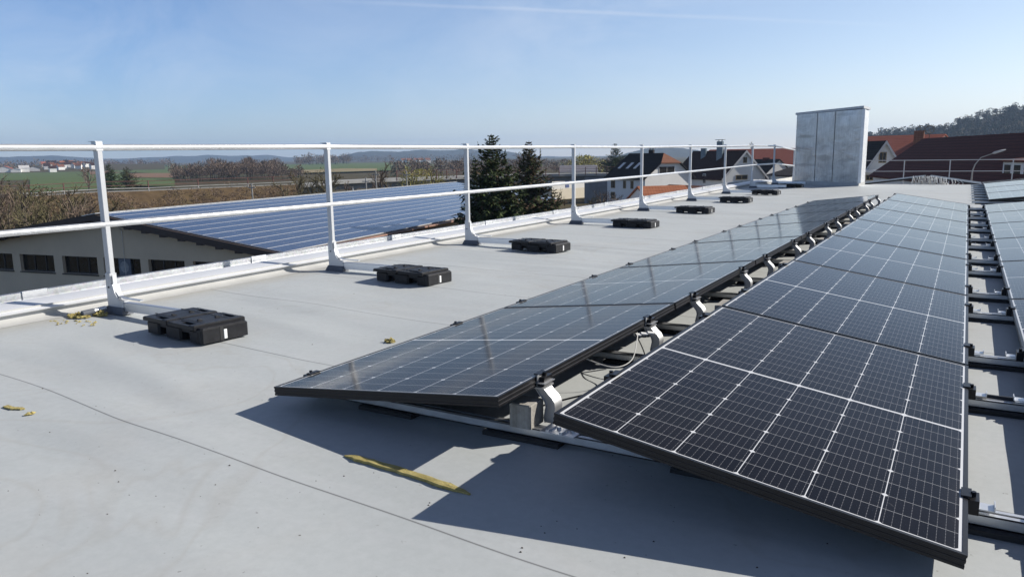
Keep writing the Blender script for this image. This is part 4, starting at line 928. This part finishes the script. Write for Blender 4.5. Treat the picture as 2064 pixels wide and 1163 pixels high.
for side in (1, -1):
    b = MB(); p = [hp(0,-.06,.03), hp(wR*side,-.06,-drop+.03), hp(wR*side,-.06,-drop-.26), hp(0,-.06,-.26)]; b.prism(p, he*.058); b.build('verge_board', M['brown_wood'], hall)
for i in range(9):
    for side in (1, -1):
        s_ = side*(.9+i*(wR-1.2)/9); b = MB(); b.prism([hp(s_-.16*1,.0,sl_(s_)-.35),hp(s_+.16,.0,sl_(s_)-.35),hp(s_+.16,.0,sl_(s_)-.16),hp(s_-.16,.0,sl_(s_)-.16)], he*.74); b.build('purlin_end', M['brown_wood'], hall)
b = MB(); b.prism([hp(-.55,-.07,-.07),hp(.25,-.07,.05),hp(.25,HL,.05),hp(-.55,HL,-.07)], (0,0,.03)); b.build('ridge_cap', M['alu_dull'], hall)
b = MB(); b.tube([hp(wR+.07,-.1,-drop-.03), hp(wR+.07,HL+.1,-drop-.03)], .075, 8); b.build('gutter', simple('copper_gutter', (.20,.11,.075), .5, .4), hall)
b = MB(); zc = .2; b.tube([hp(.35,WPy-.03,-.42), hp(.8,WPy-.03,-.75), hp(.8,WPy-.03,gl)], .012, 5); b.build('lightning_rod', M['alu_dull'], hall)
# panels on the hall roof: 12 rows by 24, each a thing
t = NT('poly_module'); cx_, cy_, _ = t.xyz(t.coord()); fn_ = t.noise(t.coord(), 9, 4, .7); oi = t.new('ShaderNodeObjectInfo')
c = t.ramp(fn_, [(.3, (.022,.036,.078)), (.7, (.036,.054,.105))]); c = t.mix(oi.outputs['Random'], c, t.mix(.5, c, (.04,.06,.11)))
gx = t.math('FRACT', t.math('DIVIDE', cx_, .158)); gy = t.math('FRACT', t.math('DIVIDE', cy_, .158)); g_ = t.math('MAXIMUM', t.math('LESS_THAN', gx, .035), t.math('LESS_THAN', gy, .035)); c = t.mix(t.math('MULTIPLY', g_, .35), c, (.35,.4,.5))
t.set(c, .14, 0, None, 1.30); M['poly'] = t.mat
M['silver_frame'] = simple('silver_frame', (.70,.71,.72), .4, .4)
NR, NC = 12, 24
ul = Vector((hn.x*cos(pit), hn.y*cos(pit), -sin(pit))); sl_len = wR/cos(pit); ph = (sl_len-.35)/NR; pw = (HL-.5)/NC
nrm = ul.cross(he).normalized(); 
R3 = Matrix((he, ul, he.cross(ul))).transposed().to_4x4()
sgn = 1 if he.cross(ul).z > 0 else -1
b = MB()
z0, z1 = .03*sgn, .075*sgn
bw, bh = pw-.008, ph-.012; fw, fh = .012, .030
if sgn > 0: b.box(0,bw,0,bh,z0,z1,0); b.box(fw,bw-fw,fh,bh-fh,z1,z1+.003,1)
else: b.box(0,bw,0,bh,z1,z0,0); b.box(fw,bw-fw,fh,bh-fh,z1-.003,z1,1)
pv = None
for r_ in range(NR):
    for c_ in range(NC):
        if pv is None: o = b.build('blue_solar_panel', [M['silver_frame'], M['poly']]); pv = o
        else: o = pv.copy(); COL.objects.link(o)
        P = A+ul*(.22+r_*ph)+he*(.2+c_*pw); mm = R3.copy(); mm.translation = P; o.matrix_world = mm
        tag(o, 'blue solar panel in the grid covering the right slope of the brown hall roof', 'solar panel', 'blue solar panels on the hall roof')

# ------------------------------------------------------------------ houses
def tile(name, a, b_, sc_=3.2):
    t = NT(name); p = t.world(); n = t.noise(p, 1.2, 5, .6); n2 = t.noise(p, 12, 3, .6); c = t.ramp(n, [(.3, a), (.7, b_)]); c = t.mix(.35, c, t.ramp(n2, [(.3, tuple(x*.55 for x in a)), (.7, tuple(min(1,x*1.4) for x in b_))]))
    x, y, z = t.xyz(p); rowl = t.math('FRACT', t.math('MULTIPLY', z, 4.2)); q = t.math('FRACT', t.math('MULTIPLY', t.math('ADD', x, t.math('MULTIPLY', y, .6)), 3.0))
    c = t.mix(t.math('MULTIPLY', t.math('LESS_THAN', rowl, .22), .4), c, tuple(x_*.35 for x_ in a)); c = t.mix(t.math('MULTIPLY', t.math('LESS_THAN', q, .2), .3), c, tuple(x_*.35 for x_ in a)); t.set(c, .85, 0, .1); return t.mat
M['t_black'] = tile('dark_slate_tile', (.020,.017,.017), (.030,.026,.026)); M['t_brown'] = tile('dark_brown_tile', (.040,.020,.017), (.055,.028,.023))
M['t_maroon'] = tile('maroon_tile', (.088,.031,.025), (.112,.040,.032)); M['t_red'] = tile('red_tile', (.30,.09,.06), (.40,.14,.095)); M['t_orange'] = tile('orange_tile', (.28,.10,.05), (.38,.15,.08)); M['t_rust'] = tile('rust_tile', (.16,.07,.045), (.22,.10,.06))
M['w_white'] = simple('white_render', (.72,.71,.68), .85, 0, .05, .6); M['w_cream'] = simple('cream_render', (.66,.60,.48), .85, 0, .05, .6); M['w_grey'] = simple('grey_cladding', (.50,.49,.48), .85, 0, .07, 1.5, stretch=(6,6,.4)); M['w_yellow'] = simple('yellow_render', (.68,.55,.33), .85, 0, .05, .6)
M['w_blue'] = simple('blue_door', (.08,.12,.28), .6); M['flue'] = simple('blue_grey_flue', (.13,.17,.20), .45, .5, .15, 2); M['win_frame'] = simple('white_window_frame', (.6,.6,.58), .6); M['win_brown'] = simple('ochre_window_frame', (.28,.21,.11), .6)
def house(C, az, L, W, ze, zr, label, wall, roofm, zg=ZG, ov=.45, oe=.55, hip=0, wins=(), cat='house', chim=(), name='house', simple_=False, group=None, trim=None):
    """C near gable corner on the side wall; az ridge direction; side wall on C..C+L*d, gable on C..C+W*g"""
    a = radians(az); d = Vector((sin(a), cos(a), 0)); g = Vector((sin(a+pi/2), cos(a+pi/2), 0))
    root = empty(name, (C[0], C[1], zg), label=label, cat=cat, group=group)
    P = lambda l, w_, z: d*l+g*w_+Vector((0,0,z-zg))
    b = MB(); zt_ = zr-.12
    gab = [P(0,0,zg), P(0,W,zg), P(0,W,ze)]+([P(0,W/2+W/2*hip,ze+(zt_-ze)*(1-hip)), P(0,W/2-W/2*hip,ze+(zt_-ze)*(1-hip))] if hip else [P(0,W/2,zt_)])+[P(0,0,ze)]
    k = len(gab); gab2 = [P(L,0,zg), P(L,W,zg), P(L,W,ze), P(L,W/2,zt_), P(L,0,ze)]
    b.v = [tuple(v) for v in gab+gab2]; b.f = [tuple(range(k)), tuple(range(k+4,k-1,-1)), (0,k-1,k+4,k), (2,1,k+1,k+2), (1,0,k,k+1)]; b.m = [0]*5
    b.build('wall', wall, root)
    th = .16; tn = (zr-ze)/(W/2); zl = ze-oe*tn+.0
    for sgn_ in (0, 1):
        we, wr = (-oe, W/2) if sgn_ == 0 else (W+oe, W/2)
        f0 = -ov; p = [P(f0,we,zl), P(L+ov,we,zl), P(L+ov,wr,zr), P(f0,wr,zr)]
        if hip:
            zc = zr-(zr-zl)*hip; wc = wr+(we-wr)*hip; p = [P(f0,we,zl), P(L+ov,we,zl), P(L+ov,wr,zr), P(f0+hip*W*.42,wr,zr), P(f0,wc,zc)]
        b = MB(); b.prism(p, (0,0,-th)); b.build('roof', roofm, root)
    if hip:
        zc = zr-(zr-zl)*hip; wa, wb = W/2-(W/2+oe)*hip, W/2+(W/2+oe)*hip
        b = MB(); b.prism([P(-ov,wa,zc+.003), P(-ov+hip*W*.42,W/2,zr+.003), P(-ov,wb,zc+.003)], (0,0,-th)); b.build('hip', M['t_rust'], root)
    if trim:
        for w0, w1 in ((-oe, W/2), (W+oe, W/2)):
            b = MB(); b.prism([P(-ov-.05,w0,zl+.02),P(-ov-.05,w1,zr+.02),P(-ov-.05,w1,zr-.38),P(-ov-.05,w0,zl-.38)], d*.048); b.build('verge_board', trim, root)
    for (face, u_, z, ww, hh, fm_) in wins:
        if face == 's': o_ = P(u_, 0, z); e = d; nn = -g
        else: o_ = P(0, u_, z); e = g; nn = -d
        up = Vector((0,0,1)); b = MB()
        for x0, x1, y0, y1 in ((0,.08,0,hh),(ww-.08,ww,0,hh),(.08,ww-.08,0,.08),(.08,ww-.08,hh-.08,hh),(ww/2-.03,ww/2+.03,.08,hh-.08)):
            b.prism([o_+e*x0+up*y0+nn*.005, o_+e*x1+up*y0+nn*.005, o_+e*x1+up*y1+nn*.005, o_+e*x0+up*y1+nn*.005], nn*.06)
        w_ = b.build('window', fm_, root); b = MB(); b.prism([o_+e*.03+up*.03+nn*.002, o_+e*(ww-.03)+up*.03+nn*.002, o_+e*(ww-.03)+up*(hh-.03)+nn*.002, o_+e*.03+up*(hh-.03)+nn*.002], nn*.03); b.build('pane', M['pane_dark'], w_)
    for (l, w_, zt2, sx, sy, mt, cap) in chim:
        b = MB(); q = P(l, w_, zr); zz_ = ze-zg+.2; b.bbox(q.x-sx/2,q.x+sx/2,q.y-sy/2,q.y+sy/2, max(zz_, zt2-zg-5), zt2-zg, .02)
        ch_ = b.build('chimney', mt, root)
        if cap:
            b = MB(); b.box(q.x-sx*.75,q.x+sx*.75,q.y-sy*.75,q.y+sy*.75,zt2-zg+.22,zt2-zg+.30); [b.tube([(q.x+sx*.3*i_,q.y+sy*.3*j_,zt2-zg),(q.x+sx*.3*i_,q.y+sy*.3*j_,zt2-zg+.22)],.04,5) for i_ in (-1,1) for j_ in (-1,1)]; b.build('chimney_cap', mt, ch_)
    return root, P, d, g
hx = lambda px, R: tuple(horiz(px, R))
# black-roofed house with skylights
C1 = hx(1301, 112); r1_, P1, d1, g1 = house(C1, -64.7, 8.2, 9.6, zat(1301,356,112), zat(1318,309,118), 'house with a steep black roof, three skylights and a brown half hip', M['w_white'], M['t_black'], hip=.38, ov=.4, oe=.5,
    wins=[('s',6.4,zat(1245,381,114),.9,1.15,M['win_brown']),('s',4.0,zat(1245,381,114),.6,1.15,M['win_brown']),('s',2.4,zat(1245,381,114),.6,1.15,M['win_brown']),('s',6.4,zat(1245,404,114),.9,1.1,M['win_brown']),('g',2.7,zat(1340,351,114),3.2,1.1,M['w_grey'])], chim=[(4.5,5.6,zat(1338,302,118),.7,.7,M['t_black'],True)])
ze1, zr1 = zat(1301,356,112), zat(1318,309,118); tn1 = (zr1-ze1)/4.8
for l in (7.0, 5.2, 3.6):
    b = MB(); b.prism([P1(l,1.5,ze1+1.5*tn1+.03), P1(l+.55,1.5,ze1+1.5*tn1+.03), P1(l+.55,2.7,ze1+2.7*tn1+.03), P1(l,2.7,ze1+2.7*tn1+.03)], (0,0,.06)); b.build('skylight', M['silver_frame'], r1_)
# brown-roofed house with two flues
C2 = hx(1459, 128); house(C2, -54, 13.5, 8.6, zat(1459,356,128), zat(1504,303,132), 'brown roofed house with two tall blue grey flues and a grey clad gable', M['w_white'], M['t_brown'], ov=.3, oe=.5,
    wins=[('s',10.8,zat(1375,370,136),1.2,1.6,M['win_frame']),('s',4.4,zat(1410,370,132),.8,1.6,M['win_frame']),('g',3.9,zat(1500,329,130),.75,.95,M['win_brown']),('g',2.5,zat(1500,363,130),2.4,.8,M['win_brown'])],
    chim=[(5.0,3.2,zat(1447,285,131),.95,.95,M['flue'],True),(9.6,3.4,zat(1424,299,134),.85,.85,M['flue'],False)], trim=M['w_grey'])
# grey gable and dark roof behind, small house with dark roof
house(hx(1538,150), -62, 8, 9, zat(1538,356,150), zat(1571,321,152), 'grey gabled house with a black roof before the red barn', M['w_grey'], M['t_black'], ov=.2, oe=.5, chim=[(3,4.5,zat(1552,318,155),1.3,.7,M['t_maroon'],False)])
# red barn behind
def ridge_house(pa, Ra, pb, Rb, py_a, w_px, ze_py, label, wall, roofm, W=10, zg=ZG, wins=(), chim=(), name='house', cat='house', ext=0, **kw):
    """ridge seen from photo column pa (left) to pb (right); near slope faces the camera"""
    A_, B_ = horiz(pa, Ra), horiz(pb, Rb); dv = (A_-B_); L = dv.length; dv.normalize(); B_ = B_-dv*ext; L += ext; az = math.degrees(math.atan2(dv.x, dv.y)); g = Vector((sin(radians(az+90)), cos(radians(az+90))))
    C = B_-g*(W/2); return house((C.x, C.y), az, L, W, zat(w_px, ze_py, (Ra+Rb)/2-W*.35), zat(pa, py_a, Ra), label, wall, roofm, zg=zg, wins=wins, chim=chim, name=name, cat=cat, **kw)
ridge_house(1432, 196, 1625, 186, 302, 1520, 330, 'long red tiled barn roof behind the railing left of the metal cabin', M['w_white'], M['t_red'], W=13, ov=.2, name='barn', cat='barn')
ridge_house(1600, 114, 1690, 104, 336, 1600, 352, 'small white house with a dark roof half hidden by the metal cabin', M['w_white'], M['t_black'], W=6.5, ov=.2, oe=.5)
# right-hand group
ridge_house(1715, 128, 1900, 122, 276, 1800, 333, 'house with a broad red tiled roof between the white gable and the dark roof', M['w_cream'], M['t_red'], W=17, ov=.2, chim=[(2.2,6.0,zat(1868,264,122),1.2,2.0,M['t_rust'],False)])
C3 = hx(1737, 95); house(C3, -30, 9, 5.0, zat(1737,352,95), zat(1773,284,96), 'white steep gabled house with a black roof, beside the metal cabin', M['w_white'], M['t_black'], ov=.35, oe=.25, trim=M['w_grey'],
    wins=[('g',1.9,zat(1770,329,95),.85,1.2,M['win_brown']),('g',.6,zat(1750,364,95),.8,.6,M['win_brown']),('g',2.6,zat(1780,364,95),.9,.6,M['win_brown'])])
b = MB(); q = at(1770,348,94.2); b.box(-1.6,1.6,-.5,.5,0,.28); o = b.build('awning', M['w_white']); o.location = q; o.rotation_euler = (0,0,radians(-13)); tag(o, 'pale folded awning across the white steep gable', 'awning')
r4, P4, d4, g4 = ridge_house(1860, 84, 2135, 60, 279.5, 1860, 356, 'large house with a huge dark maroon tiled roof and a white dormer at the right', M['w_white'], M['t_maroon'], W=8.6, ov=.25, oe=.4, ext=14)
# dormer of the maroon roof
ze4 = zat(1860,356,72-8.6*.35); zr4 = zat(1860,279.5,84); tn4 = (zr4-ze4)/4.3; w0 = .75; zd = ze4+w0*tn4-.25
def along(px_t): return min((abs(pxy(r4.location+P4(k*.05, w0, zd+.5))[0]-px_t), k*.05) for k in range(1000))[1]
la, lb = along(2105), along(2021)
b = MB(); b.prism([P4(la,w0,zd),P4(lb,w0,zd),P4(lb,w0,zd+.95),P4(la,w0,zd+.95)], g4*1.6); dm = b.build('dormer', M['w_white'], r4)
b = MB(); b.prism([P4(la-.2,w0-.2,zd+.95),P4(lb+.2,w0-.2,zd+.95),P4(lb+.2,w0+2.2,zd+1.2),P4(la-.2,w0+2.2,zd+1.2)], (0,0,.1)); b.build('dormer_roof', M['t_maroon'], dm)
nw = 4
for k in range(nw):
    x0 = la+(lb-la)*(k+.18)/nw; x1 = la+(lb-la)*(k+.82)/nw; b = MB(); b.prism([P4(x0,w0,zd+.16),P4(x1,w0,zd+.16),P4(x1,w0,zd+.78),P4(x0,w0,zd+.78)], -g4*.02); b.build('dormer_window', M['pane_dark'], dm)
# low outhouses below the two houses
house(hx(1268,74), 44, 4.6, 4.4, zat(1268,398,74), zat(1280,374,74), 'low outhouse with an orange red tiled roof below the black roofed house', M['w_white'], M['t_orange'], ov=.15, oe=.3, name='outhouse', cat='outhouse')
ridge_house(1352, 92, 1470, 84, 372, 1400, 396, 'low outhouse with a dark rust tiled roof below the brown roofed house', M['w_white'], M['t_rust'], W=6, ov=.2, name='outhouse', cat='outhouse')
# building under the bridge
C5 = hx(1112,148); a5 = radians(14); d5 = Vector((sin(a5),cos(a5),0)); root = empty('workshop', (C5[0],C5[1],ZG), label='pale flat workshop with blue doors seen under the bridge', cat='workshop')
z5t, z5m, z5b = zat(1140,356,150)-ZG, zat(1140,381,150)-ZG, 0
b = MB(); b.prism([(0,0,0), tuple(d5*30), tuple(d5*30+Vector((-d5.y,d5.x,0))*8), tuple(Vector((-d5.y,d5.x,0))*8)], (0,0,z5m)); b.build('base_wall', M['w_cream'], root)
b = MB(); b.prism([(0,0,z5m), tuple(d5*30+Vector((0,0,z5m))), tuple(d5*30+Vector((-d5.y,d5.x,0))*8+Vector((0,0,z5m))), tuple(Vector((-d5.y,d5.x,0))*8+Vector((0,0,z5m)))], (0,0,z5t-z5m)); b.build('upper_wall', M['w_white'], root)
for u_ in (4, 13):
    b = MB(); n5 = Vector((d5.y,-d5.x,0)); p = [d5*u_+Vector((0,0,z5m+.2)), d5*(u_+1.1)+Vector((0,0,z5m+.2)), d5*(u_+1.1)+Vector((0,0,z5t-.2)), d5*u_+Vector((0,0,z5t-.2))]; b.prism(p, n5*.05); b.build('door', M['w_blue'], root)
# grey roof on the far side of the bridge
ridge_house(1148, 172, 1184, 172, 333.5, 1165, 345, 'low building with a hipped grey metal roof beyond the bridge', M['w_grey'], simple('grey_metal_roof', (.22,.21,.22), .5, .3, .15, 1), W=9, ov=2.2, name='shed', cat='shed')
# street lamp
M['lamp_grey'] = simple('lamp_grey', (.30,.28,.26), .6, .2)
q = at(1959, 350, 46); root = empty('street_lamp', (q.x,q.y,ZG), label='curved grey street lamp standing before the maroon roof', cat='street lamp')
za, zt3 = zat(1959,345,46)-ZG, zat(1975,318,46)-ZG; rt = Vector((CR.x,CR.y,0)).normalized(); m_ = 46/1530
b = MB(); b.tube([(0,0,0),(0,0,za-.6),Vector((0,0,za))+rt*.02,rt*4*m_+Vector((0,0,zt3-.35)),rt*13*m_+Vector((0,0,zt3)),rt*34*m_+Vector((0,0,zt3+.21))], [.05,.045,.035,.03,.026,.022], 8); smooth_by(b.build('pole', M['lamp_grey'], root))
b = MB(); a_, c_ = rt*32*m_+Vector((0,0,zt3+.20)), rt*54*m_+Vector((0,0,zt3+.38)); b.tube([a_, a_.lerp(c_,.15), a_.lerp(c_,.8), c_], [.03,.065,.055,.02], 10); smooth_by(b.build('lamp_head', M['rail_far'], root))
# satellite dishes on the big chimney
for i, (px, rr) in enumerate(((1856, 7), (1874, 7))):
    q = at(px, 262, 120); b = MB(); R_ = rr*120/1530; pts = [(cos(a)*R_, 0, sin(a)*R_) for a in [k*2*pi/18 for k in range(19)]]; b.tube(pts, .05, 5, caps=False); b.tube([(0,0,-R_),(0,0,-R_-.9)], .05, 5)
    for k in range(4): b.tube([(0,0,0),(cos(k*pi/2+.4)*R_,0,sin(k*pi/2+.4)*R_)], .03, 4)
    o = b.build('satellite_dish', M['bark']); o.location = q; o.rotation_euler = (0,0,radians(15)); tag(o, ['left open mesh dish above the broad chimney behind the maroon roof', 'right open mesh dish above the broad chimney behind the maroon roof'][i], 'dish', 'mesh dishes above the chimney')
# village far away on the left
rnd = random.Random(77); vil = [(12,338,1),(30,342,2),(45,341,0),(55,337,1)]
pos = [(85,336,1),(96,334,0),(101,337,0),(106,334,0),(110,341,0),(113,335,0),(115,339,0),(119,342,0),(123,336,3),(126,340,0),(132,334,0),(136,338,2),(141,334,0),(145,337,0),(149,340,0),(152,336,4),(156,341,0),(159,337,0),(165,337,0),(171,338,0),(179,337,0),(186,342,0),(92,341,2),(103,345,0)]
def tiny(px, yb, R, w_m, h_m, rh, wall, roofm, label, az):
    q = horiz(px, R); root = empty('village_house', (q.x,q.y,ZG), (0,0,az), label, 'house', 'white houses of the distant village')
    b = MB(); b.box(-w_m/2,w_m/2,-w_m*.4,w_m*.4,0,h_m); b.add([(-w_m/2,-w_m*.4,h_m),(-w_m/2,w_m*.4,h_m),(-w_m/2,0,h_m+rh),(w_m/2,-w_m*.4,h_m),(w_m/2,w_m*.4,h_m),(w_m/2,0,h_m+rh)], [(0,2,1),(3,4,5)]); b.build('wall', wall, root)
    b = MB(); e = .3
    for s_ in (-1,1): b.prism([(-w_m/2-e,s_*(w_m*.4+e),h_m-e*.6),(w_m/2+e,s_*(w_m*.4+e),h_m-e*.6),(w_m/2+e,0,h_m+rh+.05),(-w_m/2-e,0,h_m+rh+.05)], (0,0,.15))
    b.build('roof', roofm, root); return root
WM = [M['w_white'], M['w_white'], M['w_grey'], M['w_yellow'], M['w_white']]; RM = [M['t_rust'], M['t_red'], M['t_brown'], M['t_orange'], M['t_black']]
def rise(R): return ZG+max(0, min(1, (R-820)/330))*5.5
b = MB(); P = []
for R in (790, 820, 1150, 1400):
    for px in (-220, 0, 120, 230, 330): q = horiz(px, R); b.v.append((q.x, q.y, (rise(R) if R < 1200 else ZG)+(.12 if R < 800 else .02)))
for r_ in range(3):
    for c_ in range(4): b.f.append((r_*5+c_, r_*5+c_+1, r_*5+c_+6, r_*5+c_+5)); b.m.append(0)
tag(b.build('hill_rise', M['land'], smooth=True), kind='structure')
for i, (px, yb, k) in enumerate(pos):
    R = 820+(345-yb)*27; az = rnd.uniform(-.5,.5)+1.3
    o = tiny(px, yb, R, rnd.uniform(5,6.5), rnd.uniform(3.2,4.4), rnd.uniform(1.8,2.6), WM[k], RM[k if k else rnd.choice([0,2,4,0,2])], ['small white gabled house in the distant village beyond the green field','red roofed house in the distant village beyond the green field','grey walled house in the distant village beyond the green field','yellow house amid the distant white village','black roofed house in the distant white village'][k], az); o.location.z = rise(R)-.1
tiny(7, 340, 850, 16, 3.6, 2.6, M['w_white'], M['t_red'], 'long white house with a bright red roof at the far left of the village', 2.6)
tiny(29, 343, 845, 10, 3.2, .8, M['w_white'], M['w_white'], 'low white flat shed beside the red roofed house of the village', 2.6)
tiny(45, 341, 850, 8, 4.2, 2.2, M['w_white'], M['w_grey'], 'bright white large gabled house in the village', 1.2)
tiny(64, 339, 880, 13, 3.5, 2.0, M['w_grey'], M['t_brown'], 'long mauve roofed building in the middle of the village', 2.7)
for i, px in enumerate((812, 823, 838, 847, 861)): tiny(px, 330, 1250, 9, 4.5, 3, M['w_white'], M['t_rust'], 'tiny white house of the hamlet below the broad blue hill', 1.2)

# ------------------------------------------------------------------ air
t = NT('haze'); t.n.remove(t.b); pv_ = t.new('ShaderNodeVolumePrincipled'); pv_.inputs['Color'].default_value = (.50,.70,1.0,1); pv_.inputs['Density'].default_value = .00018; pv_.inputs['Anisotropy'].default_value = .2
t.l.new(pv_.outputs[0], t.n['Material Output'].inputs['Volume'])
b = MB(); HB = 5400; b.box(-HB, HB, -HB, HB, ZG-1.8, 150); hz = b.build('haze', t.mat); tag(hz, kind='stuff', label='thin blue air haze over the whole valley', cat='haze')
